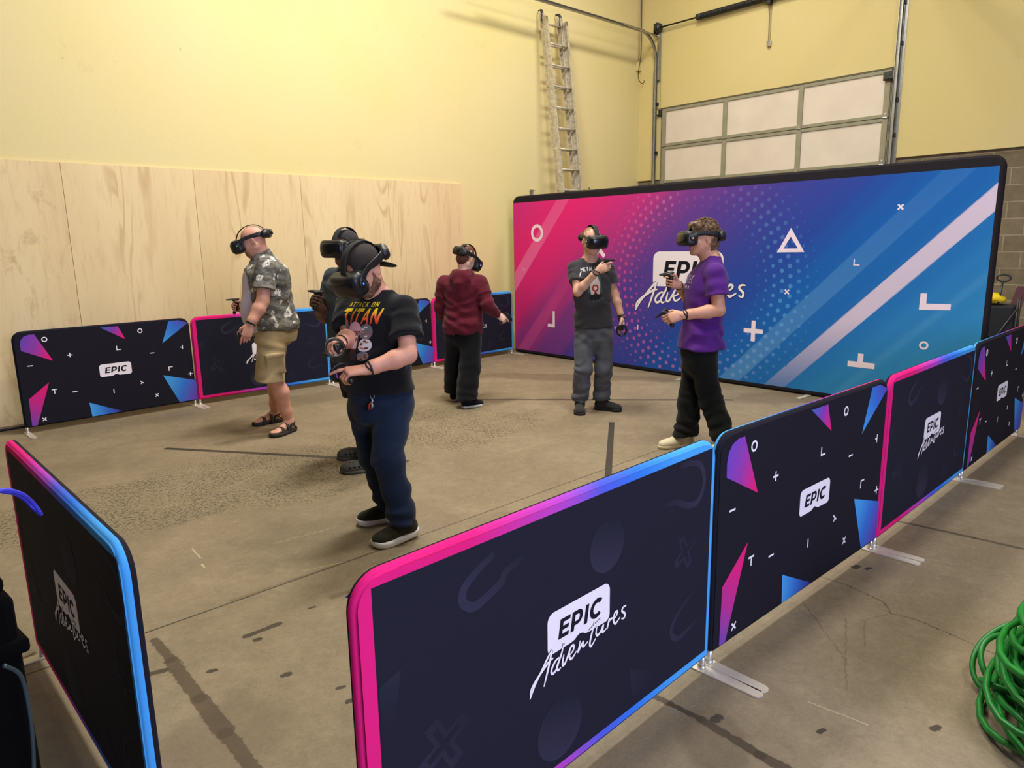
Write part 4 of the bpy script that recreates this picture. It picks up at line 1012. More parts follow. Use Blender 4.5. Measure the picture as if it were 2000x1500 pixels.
    def ev(s, P, cen=None, hd=0):
        """P: (nb, n, 3) with block centres cen"""
        D = np.full(P.shape[:2], 10., np.float32)
        for fn, c, R, op, k in s.p:
            if cen is not None and R < 100:
                m = ((cen - c) ** 2).sum(-1) < (R + hd + k + .012) ** 2
                if not m.any(): continue
                d = fn(P[m]).astype(np.float32); o = D[m]
            else: m = slice(None); d = fn(P).astype(np.float32); o = D
            if op == 'u':
                h = np.maximum(k - np.abs(o - d), 0) / k; D[m] = np.minimum(o, d) - h * h * k * .25
            elif op == 's':
                h = np.maximum(k - np.abs(o + d), 0) / k; D[m] = np.maximum(o, -d) + h * h * k * .25
            else:
                h = np.maximum(k - np.abs(o - d), 0) / k; D[m] = np.maximum(o, d) + h * h * k * .25
        for fn, c, R in s.post:
            if cen is not None and c is not None:
                m = ((cen - c) ** 2).sum(-1) < (R + hd) ** 2
                if not m.any(): continue
                D[m] += fn(P[m]).astype(np.float32)
            else: D += fn(P).astype(np.float32)
        return D
    def mesh(s, vox, pad=.02):
        lo = np.min([c - R for f, c, R, op, k in s.p if R < 100 and op == 'u'], 0) - pad; hi = np.max([c + R for f, c, R, op, k in s.p if R < 100 and op == 'u'], 0) + pad
        B = 8; nb = np.ceil((hi - lo) / (vox * B)).astype(int); n = nb * B + 1
        bi = np.stack(np.meshgrid(*[np.arange(x) for x in nb], indexing='ij'), -1).reshape(-1, 3)
        cen = lo + (bi + .5) * B * vox; hd = B * vox * math.sqrt(3) / 2
        dc = s.ev(cen[:, None, :], cen, hd * 2.5 + .03)[:, 0]
        keep = np.abs(dc) < hd * 1.5 + .012
        G = np.ones(n, np.float32)
        for b in bi[dc < -(hd * 1.5 + .012)]:
            G[b[0] * B:b[0] * B + B + 1, b[1] * B:b[1] * B + B + 1, b[2] * B:b[2] * B + B + 1] = -1
        kb = bi[keep]; kc = cen[keep]
        off = np.stack(np.meshgrid(*[np.arange(B + 1)] * 3, indexing='ij'), -1).reshape(-1, 3)
        for i in range(0, len(kb), 400):
            bb = kb[i:i + 400]; P = lo + (bb[:, None, :] * B + off[None]) * vox
            D = s.ev(P, kc[i:i + 400], hd)
            X = bb[:, None, :] * B + off[None]; G[X[..., 0], X[..., 1], X[..., 2]] = D
        return nets(G, lo, vox)
def nets(G, lo, vox):
    I = G < 0; c = [I[i:G.shape[0] - 1 + i, j:G.shape[1] - 1 + j, k:G.shape[2] - 1 + k] for i in (0, 1) for j in (0, 1) for k in (0, 1)]
    a_ = c[0].copy(); o_ = c[0].copy()
    for x in c[1:]: a_ &= x; o_ |= x
    act = np.argwhere(o_ & ~a_)
    idm = np.full(tuple(np.array(G.shape) - 1), -1, np.int32); idm[act[:, 0], act[:, 1], act[:, 2]] = np.arange(len(act))
    acc = np.zeros((len(act), 3)); cnt = np.zeros(len(act))
    cor = np.array([(i, j, k) for i in (0, 1) for j in (0, 1) for k in (0, 1)])
    val = [G[act[:, 0] + x, act[:, 1] + y, act[:, 2] + z] for x, y, z in cor]
    for i in range(8):
        for j in range(i + 1, 8):
            if np.abs(cor[i] - cor[j]).sum() != 1: continue
            m = (val[i] < 0) != (val[j] < 0); t = val[i][m] / (val[i][m] - val[j][m])
            acc[m] += cor[i] + t[:, None] * (cor[j] - cor[i]); cnt[m] += 1
    Vt = lo + (act + acc / cnt[:, None]) * vox
    Q = []
    for ax in range(3):
        u, v = (ax + 1) % 3, (ax + 2) % 3
        sl0 = [slice(None)] * 3; sl1 = [slice(None)] * 3; sl0[ax] = slice(0, -1); sl1[ax] = slice(1, None)
        e = np.argwhere(I[tuple(sl0)] != I[tuple(sl1)])
        e = e[(e[:, u] > 0) & (e[:, v] > 0) & (e[:, u] < idm.shape[u]) & (e[:, v] < idm.shape[v])]
        def g(du, dv):
            x = e.copy(); x[:, u] -= du; x[:, v] -= dv; return idm[x[:, 0], x[:, 1], x[:, 2]]
        q = np.stack([g(1, 1), g(0, 1), g(0, 0), g(1, 0)], 1); fl = I[e[:, 0], e[:, 1], e[:, 2]]
        q[~fl] = q[~fl][:, ::-1]; Q.append(q[(q >= 0).all(1)])
    return Vt, np.concatenate(Q)
def sdfobj(name, parts, mats, parent=None, attr=None):
    """parts: list of (S, vox) (optionally with per-part material index); one joined mesh"""
    Vs, Qs, Ms = [], [], []; n = 0
    for p in parts:
        v, q = p[0].mesh(p[1]); Vs.append(v); Qs.append(q + n); Ms.append(np.full(len(q), p[2] if len(p) > 2 else 0)); n += len(v)
    V_, Q_, M_ = np.concatenate(Vs), np.concatenate(Qs), np.concatenate(Ms)
    me = bpy.data.meshes.new(name); me.vertices.add(len(V_)); me.loops.add(len(Q_) * 4); me.polygons.add(len(Q_))
    if parent is not None:
        root = parent
        while root.parent: root = root.parent
        W_ = np.array(root.matrix_world.inverted()); V_ = V_ @ W_[:3, :3].T + W_[:3, 3]
    me.vertices.foreach_set('co', V_.astype(np.float32).ravel()); me.loops.foreach_set('vertex_index', Q_.astype(np.int32).ravel())
    me.polygons.foreach_set('loop_start', np.arange(len(Q_), dtype=np.int32) * 4); me.polygons.foreach_set('material_index', M_.astype(np.int32))
    me.update(calc_edges=True)
    return link(name, me, mats, parent, True)

# ------------------------------------------------------------------ anatomy
FING = [((.030, .088), (.043, .026, .021), .0092), ((.010, .092), (.047, .029, .022), .0095), ((-.010, .088), (.043, .027, .021), .0090), ((-.028, .080), (.034, .021, .019), .0080)]
def hand(s, wr, d, n, side, curl=(1.1, 1.3, .7), idx=None, thumb=(.5, .5), sc=1.0, spread=0.):
    """wr wrist, d towards fingers, n out of the palm, side +1 when thumb = n x d. returns grip centre and axis"""
    wr = V3(wr); d = nrm(d); n = nrm(V3(n) - d * np.dot(V3(n), d)); t = np.cross(n, d) * side
    for i, ((lx, ly), seg, r) in enumerate(FING):
        base = wr + (t * lx + d * ly) * sc
        s.rc(wr + (t * lx * .55 + d * .008) * sc, base, .0155 * sc, .0125 * sc, .014, flat=(n, 1.05))
        cu = idx if (i == 0 and idx is not None) else curl; p = base; a = 0; rr = r * sc
        for j in range(3):
            a += cu[j]; dr = nrm(d * math.cos(a) + n * math.sin(a) + t * spread * (1.2 - i) * .5); q = p + dr * seg[j] * sc
            s.rc(p, q, rr, rr * .90, .0035 if j else .006); p = q; rr *= .90
    b = wr + (t * .026 + d * .018 + n * .006) * sc
    a0, a1 = thumb
    d1 = nrm(d * .62 + t * .62 + n * a0); q1 = b + d1 * .045 * sc; d2 = nrm(d * .85 + t * .18 + n * a1); q2 = q1 + d2 * .033 * sc; d3 = nrm(d * .85 - t * .15 + n * (a1 + .25)); q3 = q2 + d3 * .027 * sc
    s.rc(b, q1, .017 * sc, .0125 * sc, .012); s.rc(q1, q2, .0115 * sc, .0105 * sc, .004); s.rc(q2, q3, .0105 * sc, .0085 * sc, .004)
    s.ell(wr + (d * .045 - n * .002) * sc, (.036 * sc, .047 * sc, .015 * sc), np.stack([t, d, n], 1), .012)
    return wr + (d * .083 + n * .030) * sc, t
def head_sdf(s, hc, F, neck, nr=.058, sc=1.0, jaw=1.0, chin=1.0, fat=0.):
    c = V3(hc); L = lambda x, y, z: c + F @ np.array([x, y, z]) * sc
    s.ell(L(0, -.012, .035), np.array((.077, .098, .088)) * sc, F, .02)
    s.ell(L(0, .030, -.022), np.array((.063 + fat, .066, .088)) * sc, F, .03)
    for g in (-1, 1):
        s.rc(L(g * .05 * jaw, -.002, -.045), L(g * .022 * jaw, .060, -.088), .026 * sc, .022 * sc, .025)
        s.ell(L(g * .036, .058, -.028), np.array((.026, .024, .026)) * sc, F, .02)
        s.ell(L(g * .032, .102, .004), np.array((.017, .014, .012)) * sc, F, .012, 's')
        s.ell(L(g * .031, .082, .003), np.array((.0135, .0125, .0115)) * sc, F, .004)
        s.ell(L(g * .013, .098, -.035), np.array((.009, .011, .008)) * sc, F, .006)
        Fe = F @ np.array(Matrix.Rotation(g * .35, 3, 'Z') @ Matrix.Rotation(-.15, 3, 'X'))
        s.ell(L(g * .079, -.008, -.006), np.array((.0085, .019, .031)) * sc, Fe, .006)
        s.ell(L(g * .087, -.004, -.002), np.array((.006, .010, .018)) * sc, Fe, .004, 's')
        s.ell(L(g * .082, -.004, -.006), np.array((.004, .005, .009)) * sc, Fe, .004)
    s.rc(L(-.026, .086, .026), L(.026, .086, .026), .013 * sc, .013 * sc, .015)
    s.ell(L(0, .070, -.098), np.array((.024, .021, .019)) * sc * chin, F, .02)
    s.rc(L(0, .090, .008), L(0, .110, -.028), .0085 * sc, .0125 * sc, .012)
    s.ell(L(0, .0895, -.0595), np.array((.024, .011, .0055)) * sc, F, .004); s.ell(L(0, .0880, -.0705), np.array((.021, .011, .0065)) * sc, F, .004)
    s.ell(L(0, .099, -.065), np.array((.022, .008, .0018)) * sc, F, .003, 's')
    s.rc(L(0, -.025, -.045), V3(neck), nr * .95, nr * 1.08, .035)
    s.rc(L(0, .015, -.07), V3(neck) + F[:, 1] * .01, nr * .8, nr, .03)

m_hd_black = mat('headset_black_plastic', (.010, .010, .011), .42, spec=.45)
m_hd_gloss = mat('headset_gloss_face', (.006, .006, .007), .22, spec=.5)
m_hd_soft = mat('headset_soft_strap', (.014, .014, .015), .85, bump=.3, bscale=600)
m_led = {k: mat('status_light_' + k, c, .4, emit=(c, e)) for k, c, e in (('blue', (.02, .25, .9), 1.5), ('orange', (1., .30, .08), 1.3), ('green', (.02, .5, .2), .6), ('white', (.6, .5, 1.), 2.5))}
def make_headset():
    t = thing('vr_headset', None, 'headset'); Fi = np.eye(3)
    # visor: wide curved shell
    s = S(); s.rbox((0, .128, -.004), (.096, .046, .052), .026, Fi, .02); s.ell((0, .075, -.004), (.135, .112, .105), Fi, .012, 'i')
    s.ell((0, .085, -.062), (.02, .04, .026), Fi, .01, 's'); s.rough(.0003, 60)
    v = sdfobj('visor', [(s, .0035)], m_hd_black, t)
    s = S(); s.rbox((0, .150, -.006), (.086, .034, .040), .020, Fi); s.ell((0, .075, -.004), (.137, .114, .106), Fi, .010, 'i'); sdfobj('front_plate', [(s, .003)], m_hd_gloss, v)
    s = S(); s.rbox((0, .083, -.002), (.078, .018, .046), .016, Fi); s.ell((0, .06, -.002), (.066, .05, .05), Fi, .01, 's'); s.ell((0, .09, -.052), (.018, .05, .022), Fi, .008, 's'); sdfobj('face_cushion', [(s, .003)], m_hd_soft, t)
    for g in (-1, 1):
        b = MB(); b.tube([(g * .088, .118, .0), (g * .094, .118, 0), (g * .100, .118, 0), (g * .101, .118, 0)], [.021, .021, .019, .012], 20); b.build('hinge_disc', m_hd_black, t, True)
        b = MB(); b.tube(catmull([(g * .093, .115, .004), (g * .095, .08, .028), (g * .092, .03, .036), (g * .088, -.03, .034), (g * .078, -.08, .030), (g * .045, -.118, .026)], 5), [.021, .021, .02, .018, .016, .015, .014, .014, .014, .014, .014, .014, .014, .015, .015, .016, .016, .017, .018, .019, .02, .02, .02, .02, .02, .02], 12, flat=.3, up=(g, 0, 0)); b.build('side_strap', m_hd_black, t, True)
        b = MB(); b.tube([(g * .1005, .118, 0), (g * .1022, .118, 0)], .0045, 12); b.build('status_light', m_led['white'], t, True)
    b = MB(); P_ = catmull([(0, .125, .044), (0, .108, .070), (0, .080, .099), (0, .04, .119), (0, -.01, .125), (0, -.06, .114), (0, -.10, .083), (0, -.118, .04)], 4); b.tube(P_, .021, 10, flat=.16, up=(0, 0.001, 1)); 
    b.f = None
    o = b.build('top_strap', m_hd_soft, t, True)
    s = S(); s.rbox((0, -.128, .022), (.066, .020, .036), .018, Fi); s.rc((-.062, -.105, .022), (.062, -.105, .022), .03, .03, .02); s.ell((0, -.03, .02), (.086, .094, .09), Fi, .006, 's'); sdfobj('battery_pack', [(s, .003)], m_hd_black, t)
    b = MB(); b.tube([(0, -.145, .022), (0, -.152, .022), (0, -.164, .022), (0, -.167, .022)], [.021, .023, .022, .016], 20); b.build('adjustment_knob', m_hd_black, t, True)
    return t
def make_controller():
    """handle along +z (thumb end up), palm side towards -y, forward +y"""
    t = thing('vr_controller', None, 'controller'); Fi = np.eye(3)
    s = S(); s.rc((0, -.004, -.052), (0, .0, .03), .0150, .0175, .01); s.rc((0, .0, .03), (0, .014, .052), .0185, .022, .012); s.rbox((0, .02, .056), (.021, .026, .010), .009, Fi, .01); sdfobj('handle', [(s, .003)], m_hd_black, t)
    b = MB(); R_ = .046; b.tube([(R_ * math.cos(a), .046 + R_ * math.sin(a), .058 - .022 * math.sin(a)) for a in np.linspace(0, 2 * math.pi, 33)[:-1]], .0095, 8, closed=True, flat=.6, up=(0, 0, 1)); b.build('tracking_ring', m_hd_black, t, True)
    b = MB(); b.tube([(.006, .016, .066), (.006, .015, .074)], .006, 12); b.tube([(-.009, .022, .066), (-.009, .022, .069)], .004, 10); b.tube([(-.009, .010, .066), (-.009, .010, .069)], .004, 10); b.build('thumb_buttons', m_hd_gloss, t, True)
    b = MB(); b.tube([(0, .012, .025), (0, .028, .028), (0, .032, .018)], [.008, .008, .006], 8); b.build('trigger', m_hd_gloss, t, True)
    return t
HS0 = make_headset(); CT0 = make_controller(); _first = {'h': True, 'c': True}
def dup(root):
    r = root.copy(); COL.objects.link(r)
    for ch in list(root.children):
        c = ch.copy(); COL.objects.link(c); c.parent = r
        for g in ch.children:
            d = g.copy(); COL.objects.link(d); d.parent = c
    return r
_hs = []; _ct = []
def headset(hc, F, label, led='white', sc=1.0):
    r = dup(HS0); _hs.append(r)
    M4 = np.eye(4); M4[:3, :3] = F @ np.diag([-1, 1, 1]) @ np.diag([1, 1, 1]) * 1.0
    # frame is (left, forward, up): left handed when used as x,y,z, so use right = -left
    M4[:3, 3] = V3(hc); r.matrix_world = Matrix(M4.tolist()); r.scale = sc if isinstance(sc, tuple) else (sc, sc, sc); tag(r, label, 'headset', 'VR headsets worn by the players')
    for ch in r.children:
        if ch.name.startswith('status_light'):
            ch.material_slots[0].link = 'OBJECT'; ch.material_slots[0].material = m_led[led]
    return r
def controller(G, axis, fwd, label, band=None):
    """G grip centre, axis = thumb direction (handle up), fwd = away from the palm"""
    r = dup(CT0); _ct.append(r); z = nrm(axis); y = nrm(np.asarray(fwd) - z * np.dot(fwd, z)); x = np.cross(y, z)
    M4 = np.eye(4); M4[:3, :3] = np.stack([x, y, z], 1); M4[:3, 3] = V3(G); r.matrix_world = Matrix(M4.tolist()); tag(r, label, 'controller', 'hand controllers held by the players')
    if band:
        w, d, rr = band
        d = nrm(d); a = nrm(np.cross(d, [0, 0, 1.0])); c = np.cross(d, a)
        Wi = r.matrix_world.inverted()
        b = MB(); b.tube([Wi @ Vector(tuple(V3(w) + (a * math.cos(t_) + c * math.sin(t_)) * rr + d * .01 * math.sin(t_ * 2))) for t_ in np.linspace(0, 2 * math.pi, 25)[:-1]], .0045, 6, closed=True)
        b.tube(catmull([Wi @ Vector(tuple(V3(w) - c * rr)) , Wi @ Vector(tuple((V3(w) - c * (rr + .03) + V3(G)) / 2 - np.array([0, 0, .02]))), Vector((0, -.004, -.062))], 5), .003, 6)
        b.build('wrist_loop', m_blk, r, True)
    return r
def skin(name, rgb, dark=.0):
    m = mat(name, srgb(*rgb), .5, spec=.4, var=.07, vscale=18, bump=.12, bscale=350)
    p = m.node_tree.nodes['Principled BSDF']; p.inputs['Subsurface Weight'].default_value = .12; p.inputs['Subsurface Radius'].default_value = (.012, .005, .003)
    p.inputs['Subsurface Scale'].default_value = 1.0
    return m
def cloth(name, rgb, rough=.9, var=.1, vscale=6, bump=.25, bscale=500, sheen=.1): return mat(name, srgb(*rgb), rough, spec=.15, var=var, vscale=vscale, bump=bump, bscale=bscale, sheen=sheen)

# flat foot outline: heel at 0, toe at 1 (x across: + = outer side)
FOOT = [(-.030, .02), (-.036, .12), (-.034, .30), (-.030, .48), (-.038, .66), (-.046, .80), (-.040, .92), (-.022, .99), (.002, 1.0), (.026, .96), (.042, .86), (.048, .72), (.046, .52), (.040, .30), (.036, .12), (.026, .02), (0, -.012)]
def foot_frame(heel, toe, side):
    h = V3(heel); t = V3(toe); d = nrm([t[0] - h[0], t[1] - h[1], 0]); L_ = math.hypot(t[0] - h[0], t[1] - h[1]); out = np.cross(d, [0, 0, 1.0]) * side   # side -1 left foot (outer = left)
    return h, d, out, L_
def sole(name, heel, toe, side, z0, z1, m, parent, grow=0., rocker=0., wsc=1.0, pitch=0.):
    h, d, o, L_ = foot_frame(heel, toe, side); P_ = catmull([(x * (1 + grow / .045) * wsc, y * (L_ + 2 * grow) - grow) for x, y in FOOT], 3, True)
    root = parent
    while root.parent: root = root.parent
    V = []; F = []; lv = [(z0, .94), (z0 + (z1 - z0) * .25, 1.0), (z0 + (z1 - z0) * .8, 1.0), (z1, .95)]; n = len(P_)
    Wi = root.matrix_world.inverted()
    for z, k in lv:
        for x, y in P_:
            yy = y; zz = z + rocker * (max(0, y / L_ - .72) / .28) ** 2 + rocker * .5 * (max(0, .12 - y / L_) / .12) ** 2 + (pitch * max(0, (.7 - y / L_)) * L_)
            V.append(Wi @ Vector(tuple(h + o * x * k + d * ((yy - L_ / 2) * (1 - (1 - k) * .4) + L_ / 2) + np.array([0, 0, zz]))))
    for j in range(len(lv) - 1):
        for k in range(n): F.append([j * n + k, j * n + (k + 1) % n, (j + 1) * n + (k + 1) % n, (j + 1) * n + k])
    F.append(list(range(n))[::-1]); F.append([(len(lv) - 1) * n + k for k in range(n)])
    ob = meshobj(name, V, F, m, parent, True); fixn(ob); return ob
def shoe_upper(heel, toe, side, ankle, z0=.02, h=1.0, wsc=1.0, pitch=0., col=.052):
    h_, d, o, L_ = foot_frame(heel, toe, side); s = S(); Q = lambda x, y, z: h_ + o * x * wsc + d * y * L_ + np.array([0, 0, z + pitch * max(0, .7 - y) * L_])
    Fm = np.stack([o, d, np.array([0, 0, 1.])], 1)
    s.ell(Q(0, .14, z0 + .03), (.038 * wsc, .042, .045), Fm, .03); s.ell(Q(.003, .42, z0 + .03), (.038 * wsc, .09, .046 * h), Fm, .03)
    s.ell(Q(.0, .72, z0 + .018), (.046 * wsc, .075, .038 * h), Fm, .03); s.ell(Q(-.002, .88, z0 + .010), (.038 * wsc, .036, .030 * h), Fm, .02)
    s.rc(Q(0, .2, z0 + .04), V3(ankle) + np.array([0, 0, .0]), .045, col, .03)
    s.cut(Q(0, .5, z0), (0, 0, -1))
    return s

# ================================================================== people
def A(u, v, Y): return V3(at(u, v, Y))
def gp(u, v):
    p = at(u, v, 1.0); d = np.array([p.x, p.y, p.z - CAMH]); t = -CAMH / d[2]; return np.array([d[0] * t, d[1] * t, 0.])
def ipt(a, b, t): return V3(a) * (1 - t) + V3(b) * t
UP = np.array([0, 0, 1.])
def person(label, J, skin_m, secs, arm=1.0, leg=1.0, head_kw=None, hands=None, head_sc=1.0, tw=None, bare_legs=False):
    base = (J['ankL'] + J['ankR']) / 2; t = thing('person', label, 'person', (base[0], base[1], 0))
    F = frame(J['shL'] - J['shR'], J['neck'] - J['pel']); J['F'] = F
    s = S(); s.loft(J['pel'], F, secs, .02)
    for g in 'LR':
        sh, el, wr = J['sh' + g], J['el' + g], J['wr' + g]; s.rc(ipt(J['neck'], J['pel'], .10), sh, .05, .052 * arm, .04)
        m = ipt(el, wr, .3); s.path([sh, el], [.052 * arm, .042 * arm], .03); s.path([el, m, ipt(el, wr, .8), wr], [.041 * arm, .045 * arm, .033 * arm, .028 * min(arm, 1.08)], .02)
        hp, kn, an = J['hip' + g], J['kn' + g], J['ank' + g]; c = ipt(kn, an, .3); bk = -J['F'][:, 1] * .012 * leg
        s.path([hp, kn], [.088 * leg, .060 * leg], .04); s.path([kn, c + bk, ipt(kn, an, .75), an], [.056 * leg, .060 * leg, .043 * leg, .040 * min(leg, 1.1)], .03)
    parts = [(s, .007)]
    h = S(); head_sdf(h, J['head'], J['HF'], J['neck'], sc=1.05, **(head_kw or {})); h.rc(ipt(J['neck'], J['pel'], .05), ipt(J['neck'], J['pel'], .1), .07, .09, .04); parts.append((h, .0042))
    J['grip'] = {}
    for g, sd in (('L', 1), ('R', -1)):
        H = hands[g]; q = S(); wr = J['wr' + g]; q.rc(ipt(wr, J['el' + g], .22), wr, .0318 * arm, .0275 * min(arm, 1.08), .02, flat=(H['n'], 1.12))
        G, ax = hand(q, wr, H['d'], H['n'], sd, **{k: v for k, v in H.items() if k in ('curl', 'idx', 'thumb', 'sc', 'spread')}); J['grip'][g] = (G, ax, nrm(H['d'])); parts.append((q, .0034))
    if bare_legs:
        for g in 'LR':
            an = J['ank' + g]; q = S(); h_, d, o, L_ = foot_frame(J['heel' + g], J['toe' + g], -1 if g == 'L' else 1); Q = lambda x, y, z: h_ + o * x + d * y * L_ + UP * z; Fm = np.stack([o, d, UP], 1)
            q.rc(ipt(an, J['kn' + g], .2), an, .043, .036, .02); q.rc(an, Q(0, .13, .055), .036, .034, .03); q.ell(Q(0, .12, .055), (.030, .034, .030), Fm, .02); q.rc(an, Q(-.004, .62, .052), .032, .024, .04, flat=(UP, 1.0)); q.rc(Q(0, .15, .05), Q(.004, .70, .045), .027, .022, .03)
            q.ell(Q(0, .68, .046), (.042, .05, .018), Fm, .02)
            for k, (x, y, r) in enumerate([(-.028, .93, .0125), (-.010, .95, .0095), (.004, .925, .009), (.017, .89, .0085), (.029, .85, .0085)]): q.rc(Q(x * .9, .76, .044), Q(x, y, .040), r * 1.1, r, .004)
            q.ell(an + o * .030, (.012, .014, .014), Fm, .01); q.ell(an - o * .030, (.012, .014, .014), Fm, .01); parts.append((q, .004))
    o = sdfobj('body', parts, skin_m, t)
    J['t'] = t; return t
def tee(J, secs, m, grow=(.016, .018), hem=-.12, sleeve=.55, sr=(.066, .080), name='t_shirt', extra=None, vox=.0055, folds=True, seed=0, post=None, tilt=None, amp=1., flare=.0):
    F = J['F']; Lt = secs[-1][0] / .53; tp = lambda h: min(1., max(.4, (.52 * Lt - h) / (.12 * Lt))); A_ = [(h, a + grow[0] * tp(h) + flare * max(0, (.2 - h) / .3), b + grow[1] * tp(h) + flare * max(0, (.2 - h) / .3), x, y) for h, a, b, x, y in secs]; A_ = [(hem - .03, max(q[1] for q in A_[:3]), max(q[2] for q in A_[:3]), A_[2][3], A_[2][4])] + [q for q in A_ if q[0] > hem - .02 and q[0] > .0 and q[0] <= .512 * secs[-1][0] / .53]; s = S()
    s.loft(J['pel'], F, A_, .02)
    top = ipt(J['neck'], J['pel'], .105)
    for g in 'LR':
        sh, el = J['sh' + g], J['el' + g]; s.rc(top, sh, .062, .065, .05)
        e = ipt(sh, el, sleeve); s.rc(ipt(sh, el, .02), e, sr[0], sr[1], .03, cap=True)
    if extra: extra(s)
    if folds:
        r = random.Random(seed)
        for g in 'LR':
            sh, el = J['sh' + g], J['el' + g]; s.folds(ipt(sh, el, sleeve * .7), nrm(el - sh) * .7 + UP * .3, .09, 70, .004 * amp, 1.5, 12)
            s.folds(sh - F[:, 2] * .09 + (J['neck'] - sh) * .25, F[:, 0] * (1 if g == 'L' else -1) + F[:, 2] * .9, .11, 62, .005 * amp, 1.6, 8)
        for i in range(11):
            h = r.uniform(hem + .02, .36); a = r.uniform(-3.1, 3.1); c = J['pel'] + F[:, 2] * h + F[:, 0] * .17 * math.sin(a) + F[:, 1] * .13 * math.cos(a)
            s.folds(c, UP * r.uniform(.3, 1) + F[:, 0] * r.uniform(-.9, .9), r.uniform(.08, .14), r.uniform(40, 70), r.uniform(.004, .0075) * amp, 2.4, 8)
        s.rough(.0018, 16); s.rough(.004, 5)
    s.cut(J['pel'] + F[:, 2] * hem, -UP + (V3(tilt) if tilt is not None else 0))
    if post: post(s)
    return sdfobj(name, [(s, vox)], m, J['t'])
def pants(J, m, name='trousers', waist=.10, hip=(.18, .14), r=(.098, .078, .075, .078), vox=.006, amp=1.0, seed=1, extra=None, to=1.0, capn=None, fw=0.):
    F = J['F']; s = S(); pel = J['pel']
    Fp = frame(J['hipL'] - J['hipR'], UP)
    s.loft(pel, Fp, [(-.12, hip[0] * .95, hip[1] * .9, 0, 0), (-.03, hip[0], hip[1], 0, 0), (.05, hip[0] * .99, hip[1] * .99, 0, 0), (waist, hip[0] * .96, hip[1] * .97, 0, 0)], .02)
    rd = random.Random(seed); s.ell((J['hipL'] + J['hipR']) / 2 - UP * .055, (hip[0] * .7, hip[1] * .85, .085), Fp, .03)
    for g in 'LR':
        hp, kn, an = J['hip' + g], J['kn' + g], J['ank' + g]; ax = nrm(an - kn)
        if to <= 0:      # shorts ending above / at the knee
            e = ipt(hp, kn, 1 + to) + F[:, 1] * fw; s.rc(hp, e, r[0], r[1], .035, cap=capn if capn is not None else nrm(e - hp))
            s.folds(ipt(hp, e, .75), ax + F[:, 0] * .5, .14, 38, .006 * amp, 2.2, 7); s.folds(ipt(hp, e, .3), ax + F[:, 1] * .8, .13, 45, .006 * amp, 2.2, 7)
            continue
        e = ipt(kn, an, to)
        s.path([hp, kn], [r[0], r[1]], .03); mid = ipt(kn, e, .5) - F[:, 1] * .008; s.path([kn, mid], [r[1], r[2]], .03); s.rc(mid, e, r[2], r[3], .02, cap=-UP if capn is None else capn)
        s.folds(kn, ax + F[:, 0] * rd.uniform(-.4, .4), .11, 55, .0055 * amp, 1.8, 8); s.folds(ipt(kn, e, .88), ax + F[:, 0] * rd.uniform(-.3, .3), .11, 66, .0085 * amp, 1.6, 9)
        s.folds(ipt(kn, e, .45), ax + F[:, 0] * rd.uniform(-.9, .9), .12, 42, .005 * amp, 2.4, 7); s.folds(ipt(hp, kn, .35), ax * .7 + F[:, 0] * rd.uniform(.3, 1) * (1 if g == 'L' else -1), .13, 40, .005 * amp, 2, 6)
        s.folds(ipt(hp, kn, .05) + F[:, 1] * .05, ax * .8 + F[:, 0] * (-.8 if g == 'L' else .8), .10, 58, .005 * amp, 1.5, 8)
    s.rough(.002, 13); s.rough(.004, 4.5)
    if extra: extra(s)
    s.cut(pel + UP * waist, UP)
    return sdfobj(name, [(s, vox)], m, J['t'])
def wristband(J, g, m, t=.12, r=.033, name='wristband', w=.006):
    wr = ipt(J['wr' + g], J['el' + g], t); d = nrm(J['wr' + g] - J['el' + g]); a = nrm(np.cross(d, UP)); c = np.cross(d, a); Wi = J['t'].matrix_world.inverted()
    b = MB(); b.tube([Wi @ Vector(tuple(wr + (a * math.cos(x) + c * math.sin(x)) * r)) for x in np.linspace(0, 2 * math.pi, 25)[:-1]], w, 8, closed=True); return b.build(name, m, J['t'], True)
def collar(J, m, F, r=.068, dz=-.02, fy=.012, tilt=.45, rad=.007, name='collar'):
    c = J['neck'] + UP * dz + F[:, 1] * fy; Wi = J['t'].matrix_world.inverted()
    b = MB(); b.tube([Wi @ Vector(tuple(c + F[:, 0] * math.cos(x) * r * 1.08 + (F[:, 1] - UP * tilt) * math.sin(x) * r)) for x in np.linspace(0, 2 * math.pi, 33)[:-1]], rad, 8, closed=True); return b.build(name, m, J['t'], True)
from mathutils.bvhtree import BVHTree
